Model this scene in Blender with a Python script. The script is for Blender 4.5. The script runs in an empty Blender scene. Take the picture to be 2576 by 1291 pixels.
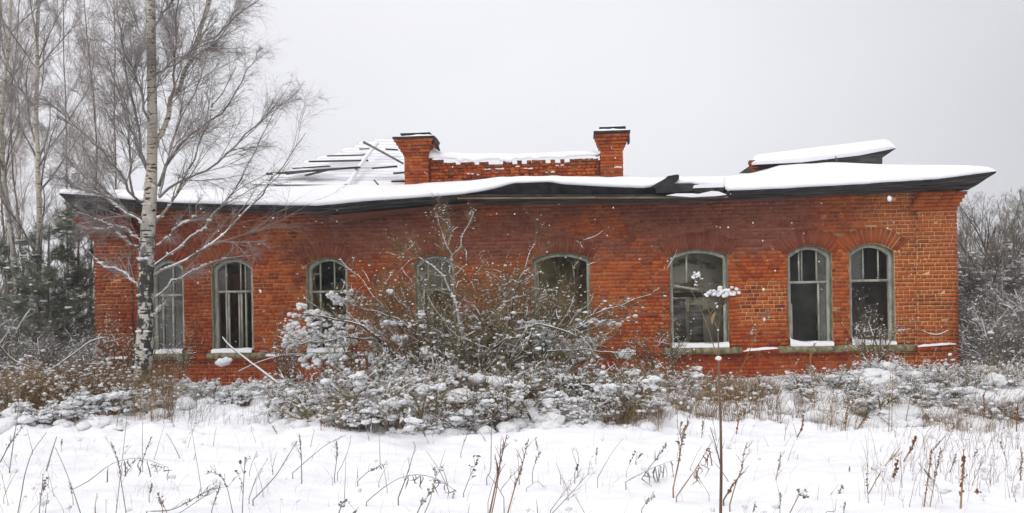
import bpy, math, random
import numpy as np
from mathutils import Vector, noise as mnoise

sc = bpy.context.scene
C = sc.collection
R = np.random.default_rng(11)
random.seed(5)
PI = math.pi

HAZE = 0.0020
# ------------------------------------------------------------------ camera
F = 2230.0; CX = 1287.5; HY = 752.0; ROLL = math.radians(1.0); EYE = 1.6
cam_d = bpy.data.cameras.new('camera'); cam = bpy.data.objects.new('camera', cam_d); C.objects.link(cam)
cam.location = (0, 0, EYE)
cam_d.sensor_width = 36.0; cam_d.lens = F / 2575.0 * 36.0
cam_d.shift_y = (HY - 645.5) / 2575.0
cam_d.clip_start = 0.05; cam_d.clip_end = 2000
from mathutils import Matrix
cam.matrix_world = Matrix.Translation((0, 0, EYE)) @ Matrix.Rotation(PI / 2, 4, 'X') @ Matrix.Rotation(-ROLL, 4, 'Z')
sc.camera = cam

# ------------------------------------------------------------------ overcast sky
world = bpy.data.worlds.new('World'); sc.world = world; world.use_nodes = True
wn = world.node_tree; wn.nodes.clear()
def wnode(t, **k):
    n = wn.nodes.new(t)
    for a, b in k.items(): setattr(n, a, b)
    return n
SUN_EL, SUN_AZ = math.radians(48), math.radians(-25)
wo = wnode('ShaderNodeOutputWorld'); bg = wnode('ShaderNodeBackground'); bg.inputs['Strength'].default_value = 0.1
sky = wnode('ShaderNodeTexSky', sky_type='NISHITA'); sky.sun_disc = False
sky.sun_elevation = SUN_EL; sky.sun_rotation = PI - SUN_AZ; sky.altitude = 100
tc = wnode('ShaderNodeTexCoord'); sp = wnode('ShaderNodeSeparateXYZ')
wn.links.new(tc.outputs['Generated'], sp.inputs[0])
ramp = wnode('ShaderNodeValToRGB')                     # overcast vault: brighter towards the zenith
ramp.color_ramp.elements[0].position = 0.0; ramp.color_ramp.elements[0].color = (0.79, 0.785, 0.83, 1)
ramp.color_ramp.elements[1].position = 1.0; ramp.color_ramp.elements[1].color = (1.0, 1.0, 1.03, 1)
wn.links.new(sp.outputs['Z'], ramp.inputs[0])
nz = wnode('ShaderNodeTexNoise'); nz.inputs['Scale'].default_value = 1.3; nz.inputs['Detail'].default_value = 3
mp = wnode('ShaderNodeMapping'); mp.inputs['Location'].default_value = (0.35, 0.2, 0.0); mp.inputs['Scale'].default_value = (1, 1, 2)
wn.links.new(tc.outputs['Generated'], mp.inputs[0]); wn.links.new(mp.outputs[0], nz.inputs[0])
nr = wnode('ShaderNodeMapRange'); nr.inputs[1].default_value = 0.3; nr.inputs[2].default_value = 0.7
nr.inputs[3].default_value = 10.9; nr.inputs[4].default_value = 9.6
wn.links.new(nz.outputs[0], nr.inputs[0])
# the cloud deck thickens to the east (picture right)
xr = wnode('ShaderNodeMapRange'); xr.interpolation_type = 'SMOOTHSTEP'
xr.inputs[1].default_value = 0.1; xr.inputs[2].default_value = 0.75; xr.inputs[3].default_value = 1.06; xr.inputs[4].default_value = 0.66
wn.links.new(sp.outputs['X'], xr.inputs[0])
m1 = wnode('ShaderNodeMath', operation='MULTIPLY'); wn.links.new(nr.outputs[0], m1.inputs[0]); wn.links.new(xr.outputs[0], m1.inputs[1])
sc1 = wnode('ShaderNodeVectorMath', operation='SCALE'); wn.links.new(ramp.outputs[0], sc1.inputs[0]); wn.links.new(m1.outputs[0], sc1.inputs['Scale'])
mx = wnode('ShaderNodeMixRGB'); mx.inputs[0].default_value = 0.94
wn.links.new(sky.outputs[0], mx.inputs[1]); wn.links.new(sc1.outputs[0], mx.inputs[2])
wn.links.new(mx.outputs[0], bg.inputs[0]); wn.links.new(bg.outputs[0], wo.inputs[0])

sun_d = bpy.data.lights.new('sun', 'SUN'); sun_d.energy = 1.0; sun_d.angle = math.radians(35); sun_d.color = (1.0, 0.97, 0.93)
sun = bpy.data.objects.new('sun', sun_d); C.objects.link(sun)
sun.rotation_euler = (PI / 2 - SUN_EL, 0, SUN_AZ)
sun.location = (0, 0, 30)

sc.view_settings.view_transform = 'Standard'; sc.view_settings.look = 'None'
sc.view_settings.gamma = 1.0; sc.view_settings.exposure = 0.14; sc.view_settings.use_curve_mapping = False
sc.render.engine = 'CYCLES'
try:
    sc.cycles.use_denoising = True; sc.cycles.max_bounces = 6; sc.cycles.transparent_max_bounces = 12
    sc.cycles.diffuse_bounces = 4
except Exception: pass

# ------------------------------------------------------------------ view geometry helpers
RX = np.array([math.cos(ROLL), 0, -math.sin(ROLL)]); UP = np.array([math.sin(ROLL), 0, math.cos(ROLL)])
def ray(x, y):
    return RX * ((x - CX) / F) + UP * ((HY - y) / F) + np.array([0, 1.0, 0])
def at(x, y, Y):
    return np.array([0, 0, EYE]) + ray(x, y) * Y

# ------------------------------------------------------------------ numpy value noise
_tab = R.random((256, 256))
def vn(x, y):
    xi = np.floor(x).astype(int); yi = np.floor(y).astype(int); fx = x - xi; fy = y - yi
    fx = fx * fx * (3 - 2 * fx); fy = fy * fy * (3 - 2 * fy)
    g = lambda a, b: _tab[a & 255, b & 255]
    return (g(xi, yi) * (1 - fx) + g(xi + 1, yi) * fx) * (1 - fy) + (g(xi, yi + 1) * (1 - fx) + g(xi + 1, yi + 1) * fx) * fy - 0.5
def fbm(x, y, o=4):
    s = 0; a = 1.0
    for i in range(o):
        s = s + a * vn(x * 2 ** i + 17.3 * i, y * 2 ** i - 9.1 * i); a *= 0.5
    return s

# ------------------------------------------------------------------ mesh helpers
def obj(name, V, Fs, mats, parent=None, smooth=False, midx=None, loc=None):
    """V (n,3); Fs list of (m,k) index arrays -> ONE mesh object"""
    me = bpy.data.meshes.new(name)
    V = np.asarray(V, dtype=np.float32).reshape(-1, 3)
    Fs = [np.asarray(f, dtype=np.int32) for f in Fs if len(f)]
    me.vertices.add(len(V)); me.vertices.foreach_set('co', V.ravel())
    tot = np.concatenate([np.full(len(f), f.shape[1], np.int32) for f in Fs])
    lv = np.concatenate([f.ravel() for f in Fs]).astype(np.int32)
    me.loops.add(len(lv)); me.loops.foreach_set('vertex_index', lv)
    me.polygons.add(len(tot)); st = np.concatenate([[0], np.cumsum(tot)[:-1]]).astype(np.int32)
    me.polygons.foreach_set('loop_start', st)
    if smooth: me.polygons.foreach_set('use_smooth', np.ones(len(tot), bool))
    if midx is not None: me.polygons.foreach_set('material_index', np.asarray(midx, np.int32))
    me.update(calc_edges=True)
    if not isinstance(mats, (list, tuple)): mats = [mats]
    for m in mats: me.materials.append(m)
    o = bpy.data.objects.new(name, me); C.objects.link(o)
    if parent is not None: o.parent = parent
    if loc is not None: o.location = loc
    return o
def tag(o, label=None, cat=None, group=None, kind=None):
    if label: o['label'] = label
    if cat: o['category'] = cat
    if group: o['group'] = group
    if kind: o['kind'] = kind
    return o
def thing(name, label, cat, loc=(0, 0, 0), rz=0, group=None):
    o = bpy.data.objects.new(name, None); C.objects.link(o); o.location = loc; o.rotation_euler = (0, 0, rz)
    o.empty_display_size = 0.2
    return tag(o, label, cat, group)
def copy_tree(o, parent=None, label=None):
    c = o.copy(); C.objects.link(c); c.parent = parent
    if label: c['label'] = label
    for ch in [x for x in C.objects if x.parent == o]: copy_tree(ch, c)
    return c

class Buf:
    def __init__(s): s.V = []; s.F = {}; s.n = 0; s.M = {}
    def add(s, V, Fs, m=0):
        V = np.asarray(V, float).reshape(-1, 3)
        for f in Fs:
            f = np.asarray(f, int)
            if len(f) == 0: continue
            s.F.setdefault(f.shape[1], []).append(f + s.n); s.M.setdefault(f.shape[1], []).append(np.full(len(f), m))
        s.V.append(V); s.n += len(V)
    def build(s, name, mats, parent=None, smooth=False):
        if not s.V: return None
        ks = sorted(s.F)
        return obj(name, np.concatenate(s.V), [np.concatenate(s.F[k]) for k in ks], mats, parent, smooth, np.concatenate([np.concatenate(s.M[k]) for k in ks]))

BOXF = np.array([[0, 3, 2, 1], [4, 5, 6, 7], [0, 1, 5, 4], [1, 2, 6, 5], [2, 3, 7, 6], [3, 0, 4, 7]])
BOXV = np.array([[-1, -1, -1], [1, -1, -1], [1, 1, -1], [-1, 1, -1], [-1, -1, 1], [1, -1, 1], [1, 1, 1], [-1, 1, 1]]) * 0.5
def boxes(buf, cen, size, jit=0.0, rotv=None, m=0, taper=1.0):
    cen = np.asarray(cen, float).reshape(-1, 3); size = np.broadcast_to(np.asarray(size, float), cen.shape)
    V = BOXV[None] * size[:, None]
    if taper != 1.0: V[:, 4:, 0] *= taper
    if jit: V = V + R.normal(0, jit, V.shape)
    if rotv is not None:   # rotation in the u-v (x,z) plane
        c = np.cos(rotv)[:, None]; s_ = np.sin(rotv)[:, None]; x = V[..., 0].copy(); z = V[..., 2].copy()
        V[..., 0] = x * c - z * s_; V[..., 2] = x * s_ + z * c
    V = V + cen[:, None]
    Fq = BOXF[None] + (np.arange(len(cen)) * 8)[:, None, None]
    buf.add(V, [Fq.reshape(-1, 4)], m)

def tube_group(buf, P, Rr, k, m=0):
    M, N, _ = P.shape
    T = np.empty_like(P); T[:, 1:-1] = P[:, 2:] - P[:, :-2]; T[:, 0] = P[:, 1] - P[:, 0]; T[:, -1] = P[:, -1] - P[:, -2]
    T /= np.linalg.norm(T, axis=2, keepdims=True) + 1e-9
    ref = np.where(np.abs(T[:, :1, 2:3]) > 0.8, np.array([1.0, 0.1, 0.0]), np.array([0.05, 0.1, 1.0]))
    ref = np.broadcast_to(ref, T.shape)
    A = np.cross(T, ref); A /= np.linalg.norm(A, axis=2, keepdims=True) + 1e-9
    Bn = np.cross(A, T)
    th = np.arange(k) * 2 * PI / k + 0.5
    V = P[:, :, None] + Rr[:, :, None, None] * (np.cos(th)[None, None, :, None] * A[:, :, None] + np.sin(th)[None, None, :, None] * Bn[:, :, None])
    i = np.arange(N - 1)[:, None]; j = np.arange(k)[None]
    q = np.stack([i * k + j, i * k + (j + 1) % k, (i + 1) * k + (j + 1) % k, (i + 1) * k + j], -1).reshape(-1, 4)
    Q = (q[None] + (np.arange(M) * N * k)[:, None, None]).reshape(-1, 4)
    buf.add(V, [Q], m)
def resample(pts, n):
    pts = np.asarray(pts, float); d = np.r_[0, np.cumsum(np.linalg.norm(np.diff(pts, axis=0), axis=1))]
    t = np.linspace(0, d[-1], n); out = np.stack([np.interp(t, d, pts[:, i]) for i in range(3)], 1)
    if n > 4 and len(pts) > 2:
        for _ in range(1): out[1:-1] = 0.5 * out[1:-1] + 0.25 * (out[:-2] + out[2:])
    return out
def nrm(a): return a / (np.linalg.norm(a, axis=-1, keepdims=True) + 1e-9)
def spawn(P, Rr, cnt, t0, t1, a0, a1, l0, l1, N, bend=(0, 0, 0), wob=0.12, rr=0.6, rmax=1.0, rmin=0.0008, taper=0.35, tl=0.5, absL=False):
    M, K, _ = P.shape
    cn = R.poisson(cnt, M) if np.isscalar(cnt) else cnt
    idx = np.repeat(np.arange(M), cn); n = len(idx)
    t = R.uniform(t0, t1, n); s = t * (K - 1); i = np.minimum(s.astype(int), K - 2); f = (s - i)[:, None]
    p = P[idx, i] * (1 - f) + P[idx, i + 1] * f; tan = nrm(P[idx, i + 1] - P[idx, i])
    r = Rr[idx, i] * (1 - f[:, 0]) + Rr[idx, i + 1] * f[:, 0]
    perp = nrm(np.cross(tan, R.normal(size=(n, 3)))); a = R.uniform(a0, a1, n)[:, None]
    d = np.cos(a) * tan + np.sin(a) * perp
    pl = 1.0 if absL else np.linalg.norm(np.diff(P, axis=1), axis=2).sum(1)[idx]
    L = pl * R.uniform(l0, l1, n) * (1 - tl * t)
    out = np.empty((n, N, 3)); out[:, 0] = p; b = np.array(bend) / (N - 1)
    for j in range(1, N):
        d = nrm(d + b + R.normal(0, wob, (n, 3))); out[:, j] = out[:, j - 1] + d * (L / (N - 1))[:, None]
    r0 = np.clip(np.minimum(r * rr, rmax), rmin, None)
    ro = r0[:, None] * np.linspace(1, taper, N)[None]
    return out, np.maximum(ro, rmin * 0.7)

def ico(sub):
    t = (1 + 5 ** .5) / 2
    v = [(-1, t, 0), (1, t, 0), (-1, -t, 0), (1, -t, 0), (0, -1, t), (0, 1, t), (0, -1, -t), (0, 1, -t), (t, 0, -1), (t, 0, 1), (-t, 0, -1), (-t, 0, 1)]
    f = [(0, 11, 5), (0, 5, 1), (0, 1, 7), (0, 7, 10), (0, 10, 11), (1, 5, 9), (5, 11, 4), (11, 10, 2), (10, 7, 6), (7, 1, 8), (3, 9, 4), (3, 4, 2), (3, 2, 6), (3, 6, 8), (3, 8, 9), (4, 9, 5), (2, 4, 11), (6, 2, 10), (8, 6, 7), (9, 8, 1)]
    v = [np.array(x) / np.linalg.norm(x) for x in v]
    for _ in range(sub):
        c = {}; nf = []
        def mid(a, b):
            k = (min(a, b), max(a, b))
            if k not in c: m_ = v[a] + v[b]; v.append(m_ / np.linalg.norm(m_)); c[k] = len(v) - 1
            return c[k]
        for a, b, d in f:
            ab, bd, da = mid(a, b), mid(b, d), mid(d, a); nf += [(a, ab, da), (b, bd, ab), (d, da, bd), (ab, bd, da)]
        f = nf
    return np.array(v), np.array(f)
def lumps(buf, cen, rad, flat=.7, sub=3):
    bv, bf = ICO[sub]
    for c_, r_ in zip(cen, rad):
        d = 1 + .45 * vn(bv[:, 0] * 1.6 + c_[0] * 7, bv[:, 1] * 1.6 + c_[1] * 7 + bv[:, 2] * 1.3) + .2 * vn(bv[:, 0] * 4 + c_[1] * 9, bv[:, 2] * 4 + bv[:, 1] * 3)
        V = bv * d[:, None] * r_ * np.array([R.uniform(1, 1.5), 1, flat * R.uniform(.75, 1.15)]); a = R.uniform(0, PI)
        V = np.stack([V[:, 0] * math.cos(a) - V[:, 1] * math.sin(a), V[:, 0] * math.sin(a) + V[:, 1] * math.cos(a), V[:, 2]], 1) + c_
        buf.add(V, [bf])
ICO = [ico(i) for i in range(4)]
def blobs(buf, cen, rad, sub=1, jit=0.18, flat=0.75, m=0, el=0.5):
    cen = np.asarray(cen, float).reshape(-1, 3); n = len(cen)
    if n == 0: return
    bv, bf = ICO[sub]; rad = np.broadcast_to(np.asarray(rad, float), (n,))
    s = np.stack([rad * R.uniform(1, 1 + el, n), rad * R.uniform(0.8, 1.2, n), rad * flat * R.uniform(0.8, 1.2, n)], 1)
    V = bv[None] * s[:, None] * (1 + R.normal(0, jit, (n, len(bv), 1)))
    th = R.uniform(0, 2 * PI, n); c = np.cos(th)[:, None]; sn = np.sin(th)[:, None]
    x = V[..., 0].copy(); y = V[..., 1].copy(); V[..., 0] = x * c - y * sn; V[..., 1] = x * sn + y * c
    V += cen[:, None]
    buf.add(V, [(bf[None] + (np.arange(n) * len(bv))[:, None, None]).reshape(-1, 3)], m)

# ------------------------------------------------------------------ materials
def newmat(name):
    m = bpy.data.materials.new(name); m.use_nodes = True; nt = m.node_tree
    b = nt.nodes['Principled BSDF']; b.inputs['Roughness'].default_value = 0.9
    try: b.inputs['Specular IOR Level'].default_value = 0.2
    except Exception: pass
    return m, nt, b
def nd(nt, t, **k):
    n = nt.nodes.new(t)
    for a, v in k.items(): setattr(n, a, v)
    return n
def noise(nt, scale, detail=4, vec=None, rough=0.55, dist=0.0):
    n = nd(nt, 'ShaderNodeTexNoise'); n.inputs['Scale'].default_value = scale; n.inputs['Detail'].default_value = detail
    n.inputs['Roughness'].default_value = rough; n.inputs['Distortion'].default_value = dist
    if vec is not None: nt.links.new(vec, n.inputs['Vector'])
    return n.outputs[0]
def mapr(nt, v, a, b, c=0.0, d=1.0):
    n = nd(nt, 'ShaderNodeMapRange'); n.interpolation_type = 'SMOOTHSTEP'
    for i, q in ((1, a), (2, b), (3, c), (4, d)): n.inputs[i].default_value = q
    nt.links.new(v, n.inputs[0]); return n.outputs[0]
def mixc(nt, f, a, b, mode='MIX'):
    n = nd(nt, 'ShaderNodeMixRGB'); n.blend_type = mode
    for i, q in ((0, f), (1, a), (2, b)):
        if isinstance(q, (int, float)): n.inputs[i].default_value = q
        elif isinstance(q, tuple): n.inputs[i].default_value = (*q, 1)
        else: nt.links.new(q, n.inputs[i])
    return n.outputs[0]
def math_(nt, op, a, b=None):
    n = nd(nt, 'ShaderNodeMath', operation=op)
    for i, q in ((0, a), (1, b)):
        if q is None: continue
        if isinstance(q, (int, float)): n.inputs[i].default_value = q
        else: nt.links.new(q, n.inputs[i])
    return n.outputs[0]
def bump(nt, b, h, s=0.4, d=0.01):
    n = nd(nt, 'ShaderNodeBump'); n.inputs['Strength'].default_value = s; n.inputs['Distance'].default_value = d
    nt.links.new(h, n.inputs['Height']); nt.links.new(n.outputs[0], b.inputs['Normal'])
def gpos(nt): return nd(nt, 'ShaderNodeNewGeometry').outputs['Position']
def stretch(nt, vec, s, loc=(0, 0, 0)):
    n = nd(nt, 'ShaderNodeMapping'); n.inputs['Scale'].default_value = s; n.inputs['Location'].default_value = loc; nt.links.new(vec, n.inputs[0]); return n.outputs[0]

def M_noise(name, c1, c2, scale=8, rough=0.9, bmp=0.0, bs=40, st=(1, 1, 1), lo=0.35, hi=0.65):
    m, nt, b = newmat(name); p = stretch(nt, gpos(nt), st)
    nt.links.new(mixc(nt, mapr(nt, noise(nt, scale, 5, p), lo, hi), c1, c2), b.inputs['Base Color'])
    b.inputs['Roughness'].default_value = rough
    if bmp: bump(nt, b, noise(nt, bs, 4, p), bmp, 0.01)
    return m
def M_snow(name='snow', bs=6, amt=0.25, col=((0.80, 0.81, 0.86), (0.90, 0.90, 0.925))):
    m, nt, b = newmat(name); p = gpos(nt)
    nt.links.new(mixc(nt, noise(nt, 3, 4, p), *col), b.inputs['Base Color'])
    b.inputs['Roughness'].default_value = 0.85
    n = math_(nt, 'ADD', noise(nt, bs, 4, p), math_(nt, 'MULTIPLY', noise(nt, bs * 12, 3, p), 0.12))
    bump(nt, b, n, amt, 0.08)
    return m
def M_twig(name, c1, c2, snow=0.0, lo=0.45, hi=0.7, scale=5):
    """bark with snow lying on faces that look upward"""
    m, nt, b = newmat(name); p = gpos(nt)
    c = mixc(nt, mapr(nt, noise(nt, scale, 3, p), 0.35, 0.65), c1, c2)
    if snow:
        g = nd(nt, 'ShaderNodeNewGeometry'); s = nd(nt, 'ShaderNodeSeparateXYZ'); nt.links.new(g.outputs['Normal'], s.inputs[0])
        f = math_(nt, 'MULTIPLY', mapr(nt, s.outputs[2], lo, hi), mapr(nt, noise(nt, 14, 3, p), 0.62 - snow * 0.4, 0.7 - snow * 0.4))
        c = mixc(nt, f, c, (0.85, 0.86, 0.89))
    nt.links.new(c, b.inputs['Base Color']); return m

def wash(nt, p):
    s = nd(nt, 'ShaderNodeSeparateXYZ'); nt.links.new(p, s.inputs[0])
    big = noise(nt, 0.55, 5, stretch(nt, p, (1, 1, 1.6)), 0.6)
    hz = math_(nt, 'ADD', s.outputs[2], math_(nt, 'MULTIPLY', noise(nt, 1.6, 4, p, 0.6), 0.9))
    high = mapr(nt, hz, 2.65, 3.05)
    f = math_(nt, 'MULTIPLY', high, mapr(nt, big, 0.27, 0.45))
    right = mapr(nt, s.outputs[0], 5.2, 6.2, 1, 0.12)
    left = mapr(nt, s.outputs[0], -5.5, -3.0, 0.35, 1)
    f = math_(nt, 'MULTIPLY', f, mapr(nt, s.outputs[2], 3.85, 4.0, 1, 0))
    f = math_(nt, 'MULTIPLY', math_(nt, 'MULTIPLY', f, right), left)
    return s, big, math_(nt, 'MULTIPLY', f, 0.92)
def M_brick(name, dark=0.0, pale=0.0):
    m, nt, b = newmat(name); g = nd(nt, 'ShaderNodeNewGeometry'); p = g.outputs['Position']
    oi = nd(nt, 'ShaderNodeObjectInfo')
    rnd = math_(nt, 'FRACT', math_(nt, 'ADD', g.outputs['Random Per Island'], oi.outputs['Random']))
    rp = nd(nt, 'ShaderNodeValToRGB'); nt.links.new(rnd, rp.inputs[0]); e = rp.color_ramp.elements
    cols = [(0, (0.19, 0.038, 0.018)), (0.07, (0.30, 0.052, 0.014)), (0.4, (0.39, 0.076, 0.015)), (0.7, (0.44, 0.101, 0.018)), (0.95, (0.48, 0.12, 0.028)), (1.0, (0.34, 0.11, 0.05))]
    e[0].position = 0; e[0].color = (*cols[0][1], 1); e[1].position = 1; e[1].color = (*cols[-1][1], 1)
    for q, c in cols[1:-1]: x = e.new(q); x.color = (*c, 1)
    s, big, f = wash(nt, p)
    c = mixc(nt, f, rp.outputs[0], mixc(nt, rnd, (0.18, 0.060, 0.037), (0.25, 0.088, 0.056)))
    # damp, darker courses and soot patches
    c = mixc(nt, math_(nt, 'MULTIPLY', mapr(nt, noise(nt, 1.7, 5, stretch(nt, p, (1, 1, 1.5)), 0.65), 0.50, 0.64), 0.62), c, (0.13, 0.028, 0.014))
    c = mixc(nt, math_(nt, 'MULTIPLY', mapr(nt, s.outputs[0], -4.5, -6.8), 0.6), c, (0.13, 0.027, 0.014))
    c = mixc(nt, math_(nt, 'MULTIPLY', mapr(nt, s.outputs[0], 6.2, 6.8), 0.4), c, (0.42, 0.12, 0.035))
    c = mixc(nt, math_(nt, 'MULTIPLY', mapr(nt, s.outputs[2], 0.8, 0.45), 0.35), c, (0.30, 0.025, 0.01))
    c = mixc(nt, mapr(nt, noise(nt, 26, 4, p), 0.58, 0.72, 0, 0.6), c, (0.07, 0.03, 0.02))
    c = mixc(nt, mapr(nt, noise(nt, 3.2, 5, p, 0.7), 0.60, 0.68, 0, 0.75), c, (0.075, 0.03, 0.018))
    c = mixc(nt, mapr(nt, noise(nt, 9, 5, stretch(nt, p, (1, 1, 2), (3, 3, 3))), 0.6, 0.72, 0, 0.35), c, (0.45, 0.22, 0.11))
    if dark: c = mixc(nt, dark, c, (0.06, 0.03, 0.018))
    if pale: c = mixc(nt, mapr(nt, math_(nt, 'ADD', s.outputs[2], math_(nt, 'MULTIPLY', noise(nt, 6, 4, p), 0.35)), 2.78, 3.05, 0.25, 0.72), c, (0.14, 0.028, 0.016))
    nt.links.new(c, b.inputs['Base Color']); bump(nt, b, noise(nt, 70, 4, p), 0.5, 0.006)
    b.inputs['Roughness'].default_value = 0.93; return m
def M_mortar():
    m, nt, b = newmat('mortar'); p = gpos(nt); s, big, f = wash(nt, p)
    c = mixc(nt, mapr(nt, noise(nt, 0.9, 5, p, 0.6), 0.45, 0.62), (0.22, 0.055, 0.028), (0.40, 0.20, 0.10))
    pier = mapr(nt, math_(nt, 'ADD', s.outputs[0], math_(nt, 'MULTIPLY', noise(nt, 2, 4, p), 0.8)), 6.6, 7.7)
    px = math_(nt, 'MULTIPLY', mapr(nt, s.outputs[0], 4.15, 4.35), mapr(nt, s.outputs[0], 5.1, 5.2, 1, 0))
    px = math_(nt, 'MULTIPLY', px, math_(nt, 'MULTIPLY', mapr(nt, s.outputs[2], 0.95, 1.1), mapr(nt, s.outputs[2], 1.8, 1.9, 1, 0)))
    lf = math_(nt, 'MULTIPLY', mapr(nt, s.outputs[0], -3.2, -3.5), math_(nt, 'MULTIPLY', mapr(nt, noise(nt, 1.3, 4, p), 0.4, 0.6), 0.5))
    k = math_(nt, 'MAXIMUM', math_(nt, 'MAXIMUM', pier, px), lf)
    c = mixc(nt, k, c, (0.68, 0.42, 0.20))
    c = mixc(nt, f, c, (0.225, 0.09, 0.06))
    nt.links.new(c, b.inputs['Base Color']); bump(nt, b, noise(nt, 90, 3, p), 0.5, 0.005); return m

MS = M_snow('snow_ground', 3.2, 0.45, ((0.82, 0.825, 0.87), (0.93, 0.93, 0.95)))
MSR = M_snow('snow_roof', 3.0, 0.2, ((0.86, 0.86, 0.90), (0.92, 0.92, 0.94)))
MSC = M_snow('snow_clump', 22, 0.7, ((0.86, 0.865, 0.88), (0.95, 0.95, 0.955)))
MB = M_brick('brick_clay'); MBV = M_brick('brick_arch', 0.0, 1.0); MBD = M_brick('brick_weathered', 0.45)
MM = M_mortar()
MFR = M_noise('window_paint', (0.25, 0.26, 0.21), (0.42, 0.425, 0.36), 12, 0.8, 0.4, 60, (1, 1, 0.4))
MREV = M_noise('reveal_plaster', (0.24, 0.25, 0.16), (0.42, 0.42, 0.32), 7, 0.9, 0.3)
MSILL = M_noise('mossy_sill', (0.13, 0.12, 0.055), (0.30, 0.275, 0.17), 9, 0.95, 0.6)
MPL = M_noise('peeling_plaster', (0.12, 0.10, 0.075), (0.46, 0.44, 0.36), 2.3, 0.95, 0.5, 20, (1, 1, 1.6), 0.42, 0.52)
MPL2 = M_noise('ochre_plaster', (0.20, 0.17, 0.11), (0.62, 0.60, 0.47), 2.6, 0.95, 0.5, 20, (1, 1, 1.6), 0.36, 0.5)
MPB = M_noise('brown_plaster', (0.14, 0.11, 0.06), (0.34, 0.29, 0.18), 3.0)
MPW = M_noise('grey_panel', (0.22, 0.22, 0.21), (0.38, 0.38, 0.36), 1.5)
MFL = M_noise('interior_floor', (0.08, 0.07, 0.06), (0.2, 0.18, 0.16), 3)
MDK = M_noise('felt_and_gap_shade', (0.018, 0.018, 0.02), (0.045, 0.045, 0.047), 6, 0.75, 0.6, 14, (1, 1, 1))
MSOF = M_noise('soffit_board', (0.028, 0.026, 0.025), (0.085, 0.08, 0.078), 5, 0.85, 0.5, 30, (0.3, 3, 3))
MWD = M_noise('grey_timber', (0.10, 0.095, 0.09), (0.26, 0.24, 0.22), 6, 0.9, 0.6, 40, (0.3, 3, 3))
MWN = M_noise('bare_timber', (0.16, 0.11, 0.06), (0.30, 0.22, 0.13), 6, 0.9, 0.5, 40, (0.3, 3, 3))
def M_glass():
    m, nt, b = newmat('dusty_glass'); nt.nodes.remove(b)
    o = nt.nodes['Material Output']; gl = nd(nt, 'ShaderNodeBsdfGlossy'); gl.inputs['Roughness'].default_value = 0.12; gl.inputs['Color'].default_value = (0.7, 0.75, 0.76, 1)
    tr = nd(nt, 'ShaderNodeBsdfTransparent'); df = nd(nt, 'ShaderNodeBsdfDiffuse'); df.inputs['Color'].default_value = (0.13, 0.13, 0.11, 1)
    a = nd(nt, 'ShaderNodeMixShader'); a.inputs[0].default_value = 0.10; nt.links.new(tr.outputs[0], a.inputs[1]); nt.links.new(gl.outputs[0], a.inputs[2])
    c = nd(nt, 'ShaderNodeMixShader'); nt.links.new(mapr(nt, noise(nt, 2.5, 4, gpos(nt)), 0.3, 0.7, 0.12, 0.5), c.inputs[0])
    nt.links.new(a.outputs[0], c.inputs[1]); nt.links.new(df.outputs[0], c.inputs[2]); nt.links.new(c.outputs[0], o.inputs[0]); return m
MGL = M_glass()
def M_bark(name='birch_bark', ca=(0.40, 0.375, 0.32), cb=(0.66, 0.635, 0.57), mk=(0.05, 0.046, 0.04)):
    m, nt, b = newmat(name); p = gpos(nt); s = nd(nt, 'ShaderNodeSeparateXYZ'); nt.links.new(p, s.inputs[0])
    c = mixc(nt, noise(nt, 4, 4, p), ca, cb)
    c = mixc(nt, mapr(nt, s.outputs[2], 2.6, 3.6, 0, 0.35), c, (0.55, 0.44, 0.28))
    marks = mapr(nt, noise(nt, 9, 3, stretch(nt, p, (0.8, 0.8, 3.0)), 0.6), 0.545, 0.585)
    c = mixc(nt, marks, c, mk)
    low = mapr(nt, s.outputs[2], 3.4, 2.0)
    blot = math_(nt, 'MULTIPLY', mapr(nt, noise(nt, 5, 5, stretch(nt, p, (1.4, 1.4, 1.0), (5, 1, 2)), 0.65), 0.47, 0.53), low)
    c = mixc(nt, blot, c, (0.05, 0.05, 0.045))
    nt.links.new(c, b.inputs['Base Color']); bump(nt, b, noise(nt, 25, 4, p), 0.5, 0.01); return m
MBK = M_bark(); MBK2 = M_bark('hazed_birch_bark', (0.30, 0.285, 0.25), (0.48, 0.46, 0.41), (0.13, 0.12, 0.11))  # second bark is greyed: haze put into the colour of the far trunks
MBRANCH = M_twig('birch_limb', (0.11, 0.10, 0.085), (0.30, 0.27, 0.22), 0.9, 0.35, 0.7, 6)
MTW = M_twig('birch_twig', (0.20, 0.175, 0.16), (0.36, 0.33, 0.31), 0.5, 0.5, 0.8, 2)
MTWR = M_twig('reddish_twig', (0.26, 0.17, 0.145), (0.36, 0.29, 0.26), 0.45, 0.5, 0.8, 2)
MBU = M_twig('bush_bark', (0.055, 0.048, 0.035), (0.14, 0.115, 0.08), 1.0, 0.3, 0.6, 5)
MBT = M_twig('bush_twig', (0.13, 0.092, 0.036), (0.25, 0.185, 0.088), 0.3, 0.6, 0.8, 3)
MGB = M_twig('brown_stem', (0.17, 0.095, 0.035), (0.33, 0.22, 0.11), 0.3, 0.6, 0.85, 2)
MGG = M_twig('grey_stem', (0.15, 0.14, 0.12), (0.32, 0.29, 0.25), 0.4, 0.6, 0.85, 2)
MRU = M_noise('rusty_seed_head', (0.14, 0.05, 0.018), (0.28, 0.13, 0.05), 20)
MPALE = M_twig('pale_stem', (0.30, 0.28, 0.25), (0.62, 0.61, 0.59), 1.0, 0.1, 0.5, 14)
MTHK = M_twig('thicket_bark', (0.12, 0.10, 0.08), (0.24, 0.205, 0.165), 0.45, 0.4, 0.7, 2)
MND = M_twig('pine_needles', (0.11, 0.13, 0.075), (0.22, 0.24, 0.165), 0.85, 0.4, 0.8, 4)
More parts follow.
